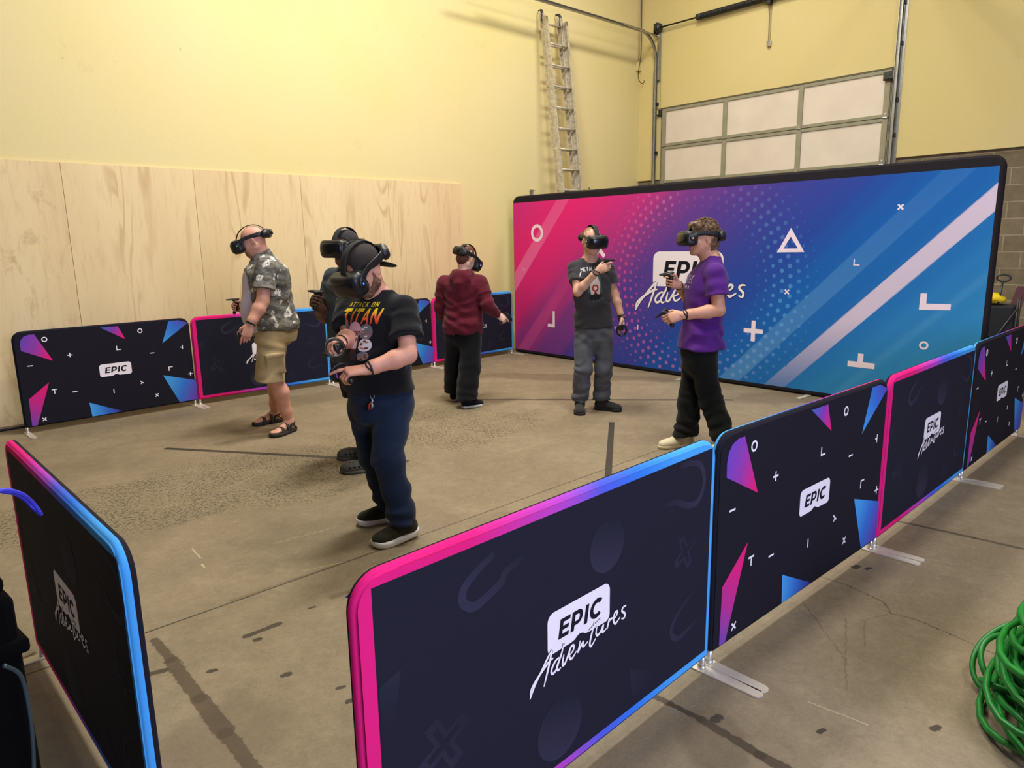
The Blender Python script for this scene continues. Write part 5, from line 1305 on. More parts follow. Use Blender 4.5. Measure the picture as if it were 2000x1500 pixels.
def project_print(obj, J, polys, origin, right, upv, out, mprint, off=.0022):
    """append flat polygons (x,z metres around origin) onto a garment by casting them against its surface"""
    me = obj.data; Wm = np.array(J['t'].matrix_world); Vn = np.empty(len(me.vertices) * 3, np.float32); me.vertices.foreach_get('co', Vn); Vn = Vn.reshape(-1, 3) @ Wm[:3, :3].T + Wm[:3, 3]
    fv = np.empty(len(me.loops), np.int32); me.loops.foreach_get('vertex_index', fv); fv = fv.reshape(-1, 4)
    bvh = BVHTree.FromPolygons([tuple(v) for v in Vn.tolist()], fv.tolist())
    o, r, u, n = V3(origin), nrm(right), nrm(upv), nrm(out); V = []; F_ = []; C = []
    Wi = np.linalg.inv(Wm)
    for P, col, lay in polys:
        tri = tessellate_polygon([[Vector((x, z, 0)) for x, z in P]]); T = [[P[i] for i in t] for t in tri]
        # subdivide long triangles so they follow the cloth
        done = []
        while T:
            t = T.pop(); e = [math.hypot(t[i][0] - t[i - 1][0], t[i][1] - t[i - 1][1]) for i in range(3)]; m_ = max(e)
            if m_ > .014:
                i = e.index(m_); a_, b_ = t[i], t[i - 1]; c_ = t[(i + 1) % 3]; md = ((a_[0] + b_[0]) / 2, (a_[1] + b_[1]) / 2); T += [[a_, c_, md], [md, c_, b_]]
            else: done.append(t)
        for t in done:
            ids = []
            for x, z in t:
                p = o + r * x + u * z + n * .4; hit = bvh.ray_cast(Vector(tuple(p)), Vector(tuple(-n)), 1.0)
                if hit[0] is None: ids = None; break
                q = V3(hit[0]) + n * (off + lay * .0008); ids.append((q, col(x, z) if callable(col) else col))
            if ids is None: continue
            # orientation towards n
            nn = np.cross(ids[1][0] - ids[0][0], ids[2][0] - ids[0][0])
            if nn @ n < 0: ids = [ids[0], ids[2], ids[1]]
            b0 = len(V); 
            for q, c in ids: V.append(q); C.append(c)
            F_.append((b0, b0 + 1, b0 + 2))
    if not V: return
    V = np.array(V) @ Wi[:3, :3].T + Wi[:3, 3]
    bm = bmesh.new(); bm.from_mesh(me); lay = bm.verts.layers.float_color.new('Col'); me.materials.append(mprint); mi = len(me.materials) - 1
    vs = []
    for q, c in zip(V, C):
        v = bm.verts.new(q); v[lay] = (*[float(x) for x in c], 1); vs.append(v)
    bm.verts.ensure_lookup_table()
    for f in F_: ff = bm.faces.new([vs[i] for i in f]); ff.material_index = mi; ff.smooth = True
    bm.to_mesh(me); bm.free()

SECM = [(-.10, .11, .075, 0, -.01), (-.02, .15, .105, 0, -.005), (.04, .155, .112, 0, -.003), (.12, .148, .108, 0, .005), (.25, .155, .112, 0, .01), (.36, .170, .115, 0, .008), (.43, .160, .10, 0, 0), (.48, .11, .075, 0, -.01), (.53, .06, .055, 0, -.01)]
def scale_secs(L_, a=1., b=1., belly=0., base=SECM):
    base = catmull([(h, x, y, xo, yo) for h, x, y, xo, yo in base], 4)
    tq = lambda h: min(1., max(0., (.53 - h) / .13))
    return [(h * L_ / .5, x * a, y * b * (.62 + .38 * tq(h)) + (belly * math.exp(-((h - .13) / .14) ** 2)) * .5, xo, yo + belly * .5 * math.exp(-((h - .13) / .14) ** 2)) for h, x, y, xo, yo in base]
m_dprint = mat('screen_print_ink', rough=.8, spec=.2, attr='Col')

# ---- 1: man in grey trousers and black printed t-shirt, facing the camera ---------------------------------------
def p_grey():
    J = dict(pel=A(1160, 640, 6.83), neck=A(1152, 507, 6.84), head=A(1156, 471, 6.80), shL=A(1186, 524, 6.86), shR=A(1123, 523, 6.82), elR=A(1128, 571, 6.69), wrR=A(1167, 529, 6.56), elL=A(1201, 577, 6.84), wrL=A(1214, 622, 6.74),
             hipR=A(1142, 655, 6.83), hipL=A(1178, 655, 6.84), knR=A(1139, 722, 6.76), knL=A(1179, 722, 6.80), ankR=A(1135, 789, 6.84), ankL=A(1176, 785, 6.93))
    J['toeR'] = gp(1132, 812); J['heelR'] = J['toeR'] + np.array([.03, .27, 0]); J['toeL'] = gp(1213, 804); J['heelL'] = J['toeL'] + np.array([-.235, .135, 0])
    J['ankR'][:2] = (J['heelR'] * .78 + J['toeR'] * .22)[:2]; J['ankL'][:2] = (J['heelL'] * .78 + J['toeL'] * .22)[:2]; J['ankR'][2] = J['ankL'][2] = .10
    J['HF'] = frame((.96, .28, .0), (0.03, -.06, 1))
    L_ = np.linalg.norm(J['neck'] - J['pel']); secs = scale_secs(L_, 1.05, 1.0)
    hands = dict(R=dict(d=(.82, -.45, .36), n=(.50, .85, -.1), curl=(1.0, 1.3, .8), idx=(.55, .7, .4), thumb=(.5, .5)), L=dict(d=(.08, -.35, -.95), n=(-.95, -.1, -.05), curl=(.9, 1.1, .6), idx=(.5, .6, .3), thumb=(.4, .4)))
    t = person('young man in black printed t-shirt and grey work trousers, raising one hand', J, skin('skin_fair', (212, 164, 138)), secs, .92, .95, dict(nr=.056), hands)
    s = S(); F = J['HF']; c = J['head']; Lc = lambda x, y, z: c + F @ np.array([x, y, z]) * 1.04
    s.ell(Lc(0, -.016, .042), (.081, .100, .090), F, .02); s.ell(Lc(0, -.045, -.01), (.076, .068, .07), F, .02); s.ell(Lc(0, .098, -.03), (.10, .075, .088), F, .02, 's'); s.rough(.003, 55); s.rough(.003, 22)
    mh = mat('light_brown_hair', srgb(132, 96, 60), .6, var=.35, vscale=60, bump=.8, bscale=260); sdfobj('hair', [(s, .004)], mh, t)
    mt = cloth('faded_black_cotton', (60, 58, 61)); o = tee(J, secs, mt, hem=-.0, sleeve=.56, sr=(.062, .076), seed=4, grow=(.018, .02), flare=.02, amp=1.6)
    collar(J, mt, J['F'], .062, -.008, .006)
    # print: band name and stand-in artwork
    F = J['F']; org = J['pel'] + F[:, 2] * (L_ - .100) + F[:, 1] * .1; W1 = lin((205, 205, 205)); polys = []
    letters = {'M': ['0,0 0,1 .5,.4 1,1 1,0'], 'E': ['.8,0 0,0 0,1 .8,1', '0,.5 .6,.5'], 'T': ['0,1 1,1', '.5,1 .5,0'], 'A': ['0,0 .5,1 1,0', '.2,.4 .8,.4'], 'L': ['0,1 0,0 .8,0'], 'I': ['.3,0 .3,1'], 'C': ['.9,.85 .5,1 .1,.7 .1,.3 .5,0 .9,.15']}
    def word(txt, x, z, h, w, lw, col, lay=1, sl=.0, dst=polys, adv=1.35):
        for ch in txt:
            for st in letters.get(ch, []):
                P = [tuple(float(q) for q in p.split(',')) for p in st.split()]
                P = [(x + (px + pz * sl) * w, z + pz * h) for px, pz in P]
                for a, b in zip(P, P[1:]):
                    d = np.array([b[0] - a[0], b[1] - a[1]]); d = d / (np.linalg.norm(d) + 1e-9); nn = np.array([-d[1], d[0]]) * lw; a2 = np.array(a) - d * lw * .6; b2 = np.array(b) + d * lw * .6
                    dst.append(([tuple(a2 + nn), tuple(b2 + nn), tuple(b2 - nn), tuple(a2 - nn)], col, lay))
            x += w * (adv if ch != 'I' else adv * .7)
    word('METALLICA', -.115, 0, .030, .019, .0035, W1)
    polys.append(([(-.118, .0), (-.108, .0), (-.125, -.032), (-.137, -.052), (-.132, -.02)], W1, 1)); polys.append(([(.113, .0), (.121, .004), (.136, -.05), (.128, -.03)], W1, 1))
    gr = lin((70, 96, 84)); pale = lin((206, 190, 178)); red = lin((150, 52, 40)); dk = lin((28, 28, 30))
    polys.append(([(-.055, -.035), (.055, -.035), (.068, -.20), (.03, -.235), (-.03, -.235), (-.068, -.20)], gr, 1))
    polys.append(([(-.03, -.045), (.03, -.045), (.05, -.14), (.04, -.225), (-.04, -.225), (-.05, -.14)], pale, 2)); polys.append((ell(0, -.165, .032, .034, 14), red, 3)); polys.append((ell(0, -.165, .017, .019, 12), pale, 4)); polys.append((ell(0, -.215, .014, .02, 10), red, 4))
    polys.append(([(-.06, -.235), (0, -.215), (.06, -.235), (.05, -.275), (-.05, -.275)], dk, 4))
    for q in range(7): a = -2.6 + q * .35; polys.append(([(0.04 * math.cos(a), -.24 + .02 * math.sin(a)), (.1 * math.cos(a), -.25 + .05 * math.sin(a)), (.1 * math.cos(a) + .004, -.247 + .05 * math.sin(a))], lin((120, 140, 135)), 5))
    project_print(o, J, polys, org, -F[:, 0] * -1 * np.sign(1), F[:, 2], F[:, 1], m_dprint)
    mp = cloth('grey_canvas_trousers', (84, 86, 92), var=.28, vscale=7); pants(J, mp, hip=(.172, .13), r=(.098, .081, .080, .086), seed=5, amp=1.7)
    msh = cloth('dark_grey_suede', (52, 50, 48)); mso = mat('black_rubber_sole', srgb(30, 29, 28), .7)
    for g, sd in (('L', -1), ('R', 1)):
        o2 = sdfobj('shoe', [(shoe_upper(J['heel' + g], J['toe' + g], sd, J['ank' + g], .022, .95, 1.08), .004)], msh, t); s2 = sole('sole', J['heel' + g], J['toe' + g], sd, .001, .028, mso, o2, .006, 0, 1.08)
    wristband(J, 'R', m_blk, .10, .031); wristband(J, 'L', m_blk, .10, .031)
    headset(J['head'] + J['HF'] @ np.array([0, 0, .004]), J['HF'], 'black VR headset on the young man in grey trousers', 'white', (1.06, 1.06, 1.15))
    G, ax, d = J['grip']['R']; controller(G, ax, d, 'black controller raised at chest height by the young man in grey trousers', (J['wrR'], J['wrR'] - J['elR'], .034))
    G, ax, d = J['grip']['L']; controller(G, ax, d, 'black ring controller hanging low beside the grey trousers', (J['wrL'], J['wrL'] - J['elL'], .034))
p_grey()
#PEOPLE_BEGIN
def ctl(J, g, label, band=True, fwd=None, flip=1):
    G, ax, d = J['grip'][g]; return controller(G, ax * flip, d if fwd is None else fwd, label, (ipt(J['wr' + g], J['el' + g], .06), J['wr' + g] - J['el' + g], .034) if band else None)
def shoes(J, mu, ms, zs=.028, h=1., wsc=1.05, rocker=0., col=.050, grow=.006, pitch=(0, 0), name='shoe', z0=None):
    out = []
    for g, sd in (('L', -1), ('R', 1)):
        pt = pitch[0 if g == 'L' else 1]
        o = sdfobj(name, [(shoe_upper(J['heel' + g], J['toe' + g], sd, J['ank' + g], zs - .006, h, wsc, pt, col), .004)], mu, J['t'])
        sole('sole', J['heel' + g], J['toe' + g], sd, .001, zs, ms, o, grow, rocker, wsc, pt); out.append(o)
    return out
def setank(J, z=.10, k=.22):
    for g in 'LR': J['ank' + g] = np.append((J['heel' + g] * (1 - k) + J['toe' + g] * k)[:2], z)

# ---- 2: tall young man in a purple t-shirt, side on ----
def p_purple():
    J = dict(pel=A(1366, 688, 5.50), neck=A(1389, 503, 5.50), head=A(1373, 467, 5.50), shL=A(1397, 533, 5.33), shR=A(1379, 531, 5.67), elL=A(1404, 606, 5.27), wrL=A(1331, 616, 5.20), elR=A(1352, 590, 5.72), wrR=A(1324, 556, 5.55),
             hipR=A(1359, 700, 5.58), hipL=A(1370, 700, 5.42), knR=A(1347, 783, 5.56), knL=A(1389, 785, 5.40), ankR=A(1336, 860, 5.5), ankL=A(1413, 868, 5.5))
    J['toeR'] = gp(1287, 876); J['heelR'] = J['toeR'] + np.array([.285, .06, 0]); J['heelL'] = gp(1428, 886); J['toeL'] = J['heelL'] + np.array([-.28, -.08, 0]); setank(J)
    J['HF'] = frame((.16, -.98, 0), (.04, 0, 1)); F0 = J['HF']
    L_ = np.linalg.norm(J['neck'] - J['pel']); secs = scale_secs(L_, 1.0, 1.12)
    hands = dict(R=dict(d=(-.92, -.2, .25), n=(.2, -.97, 0), curl=(1.0, 1.25, .8), idx=(.55, .8, .5), thumb=(.4, .4)), L=dict(d=(-.95, -.1, -.2), n=(0, .9, -.35), curl=(.75, 1.1, .7), idx=(.6, .8, .5), thumb=(.5, .5)))
    t = person('young man in a purple t-shirt and black trousers, seen side-on before the backdrop', J, skin('skin_tan', (206, 150, 120)), secs, 1.08, 1.0, dict(nr=.058), hands)
    mh = mat('curly_brown_hair', srgb(104, 78, 50), .55, var=.5, vscale=45, bump=1., bscale=200)
    s = S(); F = J['HF']; Lc = lambda x, y, z: J["head"] + F @ np.array([x, y, z]) * 1.04
    s.ell(Lc(0, -.014, .052), (.088, .108, .096), F, .02); s.ell(Lc(0, -.055, -.030), (.078, .068, .085), F, .02); s.ell(Lc(0, .06, .085), (.07, .055, .045), F, .02)
    s.ell(Lc(0, .10, -.035), (.12, .085, .085), F, .015, 's'); s.rough(.010, 38); s.rough(.006, 75)
    r = random.Random(2); parts = [(s, .004)]; h = sdfobj('hair', parts, mh, t)
    Wi = t.matrix_world.inverted(); b = MB()
    for i in range(420):
        th = r.uniform(0, 6.28); ph = r.uniform(.05, 1.75); 
        x, y, z = .09 * math.sin(ph) * math.cos(th), -.012 + .112 * math.sin(ph) * math.sin(th), .052 + .10 * math.cos(ph)
        if y > .03 and z < .03: continue
        n = Vector((x, y, z - .03)).normalized(); tdir = n.orthogonal().normalized(); tdir.rotate(Matrix.Rotation(r.uniform(0, 6.28), 3, n)); l = r.uniform(.012, .03); bend = r.uniform(.004, .012)
        p0 = Vector((x, y, z)) - n * .006; P_ = [p0, p0 + n * bend + tdir * l * .5, p0 + n * bend * .5 + tdir * l]
        b.tube([Wi @ Vector(tuple(Lc(*p))) for p in catmull(P_, 3)], [.0022, .0026, .0026, .0024, .002, .0016, .0008], 4)
    b.build('hair_curls', mh, h, True)
    mt = cloth('purple_cotton', (84, 36, 122)); o = tee(J, secs, mt, hem=.035, sleeve=.62, sr=(.068, .092), seed=8, grow=(.024, .030), flare=.045, amp=1.7); collar(J, mt, J['F'], .064, -.010, .006)
    F = J['F']; org = J['pel'] + F[:, 2] * (L_ - .15) + F[:, 1] * .1; polys = []; W1 = lin((196, 176, 214)); r = random.Random(5)
    for k in range(9):      # cracked pale chest lettering, too worn to read
        x = -.10 + k * .024; zz = -.05 - .0006 * k
        polys.append(([(x, zz), (x + .006, zz), (x + .009, zz + .065), (x + .003, zz + .065)], W1, 1)); polys.append(([(x, zz + .028 * (k % 3)), (x + .018, zz + .028 * (k % 3)), (x + .018, zz + .028 * (k % 3) + .007), (x, zz + .028 * (k % 3) + .007)], W1, 1))
    for k in range(6): polys.append((ell(-.08 + k * .03, -.085, .008, .014, 8), W1, 1))
    project_print(o, J, polys, org, F[:, 0], F[:, 2], F[:, 1], m_dprint)
    mp = cloth('black_twill', (17, 20, 19)); pants(J, mp, hip=(.172, .140), r=(.100, .088, .088, .098), seed=3, amp=1.6)
    shoes(J, cloth('cream_canvas', (216, 204, 170), var=.05), mat('cream_rubber', srgb(214, 200, 164), .6), .026, .95)
    h_, d, o_, LL = foot_frame(J['heelR'], J['toeR'], 1); Wi = t.matrix_world.inverted(); b = MB()
    for k in range(5):
        y = .50 + k * .065; zt = .098 - k * .010
        b.tube([Wi @ Vector(tuple(h_ + o_ * x + d * (y + sg * .012) * LL + UP * (zt - abs(x) * .35))) for x, sg in ((-.026, -1), (-.01, 0), (.01, 1), (.026, 2))], .0035, 6)
    b.build('shoe_laces', mat('white_lace', srgb(226, 220, 200), .8), t, True)
    wristband(J, 'L', m_blk, .10, .034); headset(J['head'] + UP * .004, J['HF'], 'black VR headset with an orange light worn by the man in purple', 'orange', 1.07)
    ctl(J, 'R', 'black controller held upright at chest height by the man in purple'); ctl(J, 'L', 'black controller held low at waist height by the man in purple')
p_purple()

# ---- 3: person in a maroon hoodie, from behind ----
def p_hoodie():
    J = dict(pel=A(905, 640, 7.22), neck=A(905, 533, 7.22), head=A(910, 506, 7.24), shL=A(869, 553, 7.26), shR=A(936, 553, 7.18), elR=A(952, 596, 7.10), wrR=A(972, 616, 7.22), elL=A(861, 600, 7.30), wrL=A(868, 624, 7.48),
             hipR=A(920, 652, 7.18), hipL=A(890, 652, 7.26), knR=A(918, 716, 7.14), knL=A(889, 712, 7.34), ankR=A(912, 780, 7.1), ankL=A(889, 770, 7.4))
    J['heelR'] = gp(904, 797); J['toeR'] = J['heelR'] + np.array([.19, .11, 0]); J['heelL'] = gp(884, 784); J['toeL'] = J['heelL'] + np.array([.10, .22, 0]); setank(J, .09)
    J['HF'] = frame((-.80, .56, .0), (.42, .30, 1)); L_ = np.linalg.norm(J['neck'] - J['pel']); secs = scale_secs(L_, 1.05, 1.08)
    hands = dict(R=dict(d=(.72, .25, -.5), n=(-.3, .6, -.3), curl=(.7, .9, .5), idx=(.3, .3, .2), thumb=(.4, .4), sc=.92), L=dict(d=(.1, .9, -.2), n=(.9, .1, 0), curl=(1.0, 1.2, .8), sc=.92))
    t = person('person in a maroon hoodie and wide black trousers, seen from behind', J, skin('skin_pale', (222, 176, 152)), secs, .95, .95, dict(nr=.052), hands)
    mh = mat('ginger_brown_hair', srgb(96, 50, 32), .6, var=.4, vscale=60, bump=.8, bscale=260); F = J['HF']; Lc = lambda x, y, z: J["head"] + F @ np.array([x, y, z]) * 1.04
    s = S(); s.ell(Lc(0, -.014, .040), (.081, .102, .092), F, .02); s.ell(Lc(0, -.055, -.02), (.066, .06, .06), F, .02); s.ell(Lc(0, .10, -.02), (.12, .085, .09), F, .015, 's'); s.rough(.004, 60); s.rough(.003, 25); sdfobj('hair', [(s, .0045)], mh, t)
    mt = cloth('maroon_fleece', (88, 22, 36), var=.15)
    F = J['F']
    def ex(s):
        for g in 'LR':
            sh, el, wr = J['sh' + g], J['el' + g], J['wr' + g]; s.path([sh, el], [.074, .070], .04); s.rc(el, ipt(el, wr, .86), .070, .050, .03, cap=True); s.folds(el, nrm(wr - el) * .6 + nrm(el - sh) * .6, .12, 58, .006, 1.6, 9); s.folds(ipt(el, wr, .7), wr - el, .08, 85, .005, 1.2, 9)
            s.rc(ipt(el, wr, .84), ipt(el, wr, .95), .040, .037, .012, cap=True)
        nk = J['neck']; s.rc(nk + F[:, 0] * .075 - F[:, 1] * .02 + UP * .0, nk - F[:, 0] * .075 - F[:, 1] * .02, .034, .034, .03)
        s.rc(nk + F[:, 0] * .07 - F[:, 1] * .05 - UP * .01, nk - F[:, 1] * .085 - UP * .17, .045, .022, .03); s.rc(nk - F[:, 0] * .07 - F[:, 1] * .05 - UP * .01, nk - F[:, 1] * .085 - UP * .17, .045, .022, .03)
        s.ell(nk - F[:, 1] * .125 - UP * .060, (.112, .048, .095), F, .025); s.rc(nk - F[:, 1] * .150 - UP * .10, nk - F[:, 1] * .158 - UP * .215, .050, .014, .03); s.rc(nk + F[:, 0] * .085 - F[:, 1] * .10 - UP * .02, nk - F[:, 1] * .165 - UP * .20, .03, .014, .008); s.rc(nk - F[:, 0] * .085 - F[:, 1] * .10 - UP * .02, nk - F[:, 1] * .165 - UP * .20, .03, .014, .008); s.rc(nk + F[:, 0] * .07 - F[:, 1] * .10 + UP * .015, nk - F[:, 0] * .07 - F[:, 1] * .10 + UP * .015, .020, .020, .012); s.rc(J['pel'] - UP * .035 + F[:, 0] * .10, J['pel'] - UP * .035 - F[:, 0] * .10, .001, .001, .001)
        for k in range(4): s.folds(J['pel'] + UP * (.03 + .05 * k) - F[:, 1] * .13 + F[:, 0] * (.06 * (-1) ** k), UP + F[:, 0] * (.25 if k % 2 else -.4), .15, 70, .0045, 1.6, 6)
    tee(J, secs, mt, name='hoodie', hem=-.055, sleeve=.5, sr=(.074, .078), seed=6, grow=(.040, .040), flare=.02, amp=.9, extra=ex, vox=.006)
    mp = cloth('black_knit', (14, 14, 15)); pants(J, mp, hip=(.185, .145), r=(.110, .112, .108, .112), seed=9, amp=.9)
    shoes(J, cloth('black_canvas_shoe', (18, 18, 19)), mat('white_rubber_sole', srgb(206, 200, 190), .6), .022, .85, .95)
    headset(J['head'] + UP * .004, J['HF'], 'black VR headset with round knob on the back of the hoodie wearer', 'white', (1.06, 1.06, 1.15))
    ctl(J, 'R', 'black controller held out to the right by the hoodie wearer'); ctl(J, 'L', 'black controller on the far side of the hoodie wearer, mostly hidden')
p_hoodie()

# ---- 4: bald man in a grey floral shirt and cargo shorts ----
def p_floral():
    J = dict(pel=A(538, 640, 6.30), neck=A(513, 500, 6.28), head=A(495, 472, 6.24), shL=A(519, 522, 6.09), shR=A(508, 519, 6.47), elL=A(513, 589, 6.00), wrL=A(488, 635, 5.90), elR=A(496, 590, 6.56), wrR=A(480, 606, 6.42),
             hipL=A(531, 652, 6.20), hipR=A(537, 650, 6.40), knL=A(538, 742, 6.14), knR=A(534, 738, 6.42), ankL=A(555, 816, 6.2), ankR=A(538, 808, 6.5))
    J['heelL'] = gp(575, 840); J['toeL'] = gp(533, 855); J['heelR'] = gp(551, 822); J['toeR'] = gp(514, 829)
    for g in 'LR': d = J['toe' + g] - J['heel' + g]; J['toe' + g] = J['heel' + g] + nrm(d) * .285
    setank(J, .095, .2)
    J['HF'] = frame((.18, -.95, 0), (-.33, -.06, 1)); L_ = np.linalg.norm(J['neck'] - J['pel']); secs = scale_secs(L_, 1.12, 1.52, .085)
    hands = dict(L=dict(d=(-.30, -.25, -.95), n=(-.25, .85, -.1), curl=(.55, .7, .4), idx=(.25, .3, .2), thumb=(.3, .4), sc=1.05), R=dict(d=(-.85, -.1, .35), n=(.1, -.9, 0), curl=(1.0, 1.2, .8)))
    sk = skin('skin_ruddy', (216, 158, 134)); t = person('bald bearded man in an open grey floral shirt, khaki shorts and sandals', J, sk, secs, 1.22, 1.12, dict(nr=.066, fat=.006, jaw=1.1), hands, bare_legs=True)
    F = J['HF']; Lc = lambda x, y, z: J["head"] + F @ np.array([x, y, z]) * 1.04; mb_ = mat('greying_ginger_beard', srgb(150, 112, 84), .7, var=.4, vscale=80, bump=1, bscale=300)
    s = S(); s.ell(Lc(0, .052, -.078), (.052, .050, .042), F, .02); s.rc(Lc(-.058, .0, -.045), Lc(-.028, .055, -.085), .018, .026, .02); s.rc(Lc(.058, .0, -.045), Lc(.028, .055, -.085), .018, .026, .02); s.rc(Lc(-.028, .092, -.050), Lc(.028, .092, -.050), .008, .008, .01); s.ell(Lc(0, .102, -.064), (.02, .012, .006), F, .006, 's'); s.rough(.003, 70); sdfobj('beard', [(s, .004)], mb_, t)
    # white undershirt
    mw = cloth('lavender_white_cotton', (206, 194, 210), var=.05); tee(J, secs, mw, name='undershirt', hem=-.03, sleeve=.12, sr=(.055, .055), seed=12, grow=(.012, .012), flare=.02)
    # floral shirt
    ms = floral_material()
    def opened(s):   # open front: a wedge left free so the undershirt shows
        F = J['F']; 
        c = J['pel'] + F[:, 1] * .30; s.rbox(c + F[:, 2] * .16, (.20, .13, .42), .02, F, .012, 's')
    def ex(s):
        F = J['F']; s.rc(J['neck'] + F[:, 0] * .06 + F[:, 1] * .03 + UP * .015, J['neck'] - F[:, 0] * .06 + F[:, 1] * .03 + UP * .015, .02, .02, .02)
        for g in (1, -1): s.rc(J['neck'] + F[:, 0] * .062 * g + F[:, 1] * .05, J['neck'] + F[:, 0] * .062 * g - F[:, 1] * .045 + UP * .02, .020, .020, .015); s.rc(J['neck'] + F[:, 0] * .062 * g + F[:, 1] * .05, J['neck'] + F[:, 0] * .075 * g + F[:, 1] * .10 - UP * .05, .02, .012, .015)
        s.rc(J['neck'] + F[:, 0] * .06 - F[:, 1] * .05 + UP * .02, J['neck'] - F[:, 0] * .06 - F[:, 1] * .05 + UP * .02, .02, .02, .02)
    tee(J, secs, ms, name='floral_shirt', hem=-.01, sleeve=.66, sr=(.078, .098), seed=13, grow=(.034, .034), flare=.02, amp=1.2, extra=ex, post=opened, tilt=(0, 0, 0)); collar(J, ms, J['F'], .070, .012, .018, .5, .018)
    mk = cloth('khaki_cotton', (170, 150, 112), var=.12)
    def pk(s):
        F = J['F']; c = ipt(J['hipL'], J['knL'], .62) + F[:, 0] * .115; s.rbox(c, (.012, .075, .085), .010, F, .01); s.rbox(c + UP * .075, (.016, .08, .018), .008, F, .004)
    pants(J, mk, name='cargo_shorts', hip=(.19, .165), r=(.118, .122), to=.001, seed=14, amp=1.3, extra=pk, capn=-UP) if False else pants(J, mk, name='cargo_shorts', hip=(.19, .19), r=(.124, .122), to=-.0, fw=.045, waist=.0, seed=14, amp=1.3, extra=pk, capn=-UP)
    Wi = t.matrix_world.inverted(); b = MB(); c = ipt(J['hipL'], J['knL'], .25) + J['F'][:, 1] * .12 + J['F'][:, 0] * .05
    for q in (0, .012): b.tube([Wi @ Vector(tuple(p)) for p in (c + np.array([q, 0, 0]), c + np.array([-.015 + q, -.01, -.05]), c + np.array([-.045 + q, -.01, -.085]))], .003, 6)
    b.build('drawstring', mw, t, True)
    # sandals
    mst = mat('black_sandal_strap', (.018, .017, .016), .7); mso = mat('brown_black_sandal_sole', srgb(40, 32, 26), .8)
    for g, sd in (('L', -1), ('R', 1)):
        h_, d, o, LL = foot_frame(J['heel' + g], J['toe' + g], sd); Q = lambda x, y, z: h_ + o * x + d * y * LL + UP * z
        so = sole('sandal', J['heel' + g], J['toe' + g], sd, .001, .030, mso, t, .008, .004, 1.08)
        b = MB(); W2 = Wi
        def rib(pts, wdir, w, out=.004, closed=False):
            pts = [V3(p) for p in pts]; cen = sum(pts) / len(pts); V = []
            for p in pts:
                n_ = nrm(p - cen)
                for a_, o_ in ((-1, 0), (1, 0), (1, 1), (-1, 1)): V.append((W2 @ Vector(tuple(p + wdir * w * a_ + n_ * out * o_)))[:])
            m_ = len(pts); F_ = []
            for i in range(m_ if closed else m_ - 1):
                for k in range(4): F_.append([i * 4 + k, i * 4 + (k + 1) % 4, ((i + 1) % m_) * 4 + (k + 1) % 4, ((i + 1) % m_) * 4 + k])
            b.add(V, F_)
        for y, zt, wd in ((.66, .075, .020), (.42, .098, .016)):
            rib([Q(.052 * math.cos(a), y - .05 * math.sin(a) * .3, .022 + (zt - .022) * math.sin(a)) for a in np.linspace(-.05, math.pi + .05, 13)], d, wd * .8)
        an = J['ank' + g]; rib([an + o * .045 * math.cos(a) + d * (.050 * math.sin(a)) - UP * (.015 + .014 * math.sin(a)) for a in np.linspace(0, 2 * math.pi, 21)[:-1]], UP, .013, .004, True)
        for sx in (-1, 1): b.tube([W2 @ Vector(tuple(Q(sx * .046, .40, .03))), W2 @ Vector(tuple(an + o * sx * .045 + d * .01 - UP * .02)), W2 @ Vector(tuple(Q(sx * .034, .03, .03)))], .010, 8, flat=.5)
        b.build('strap', mst, so, True)
    wristband(J, 'L', m_blk, .06, .037); headset(J['head'] + UP * .004, J['HF'], 'black VR headset with a green light on the bald man in the floral shirt', 'green', 1.08)
    ctl(J, 'L', 'black controller in the lowered near hand of the floral-shirt man'); ctl(J, 'R', 'black controller behind the belly of the floral-shirt man')
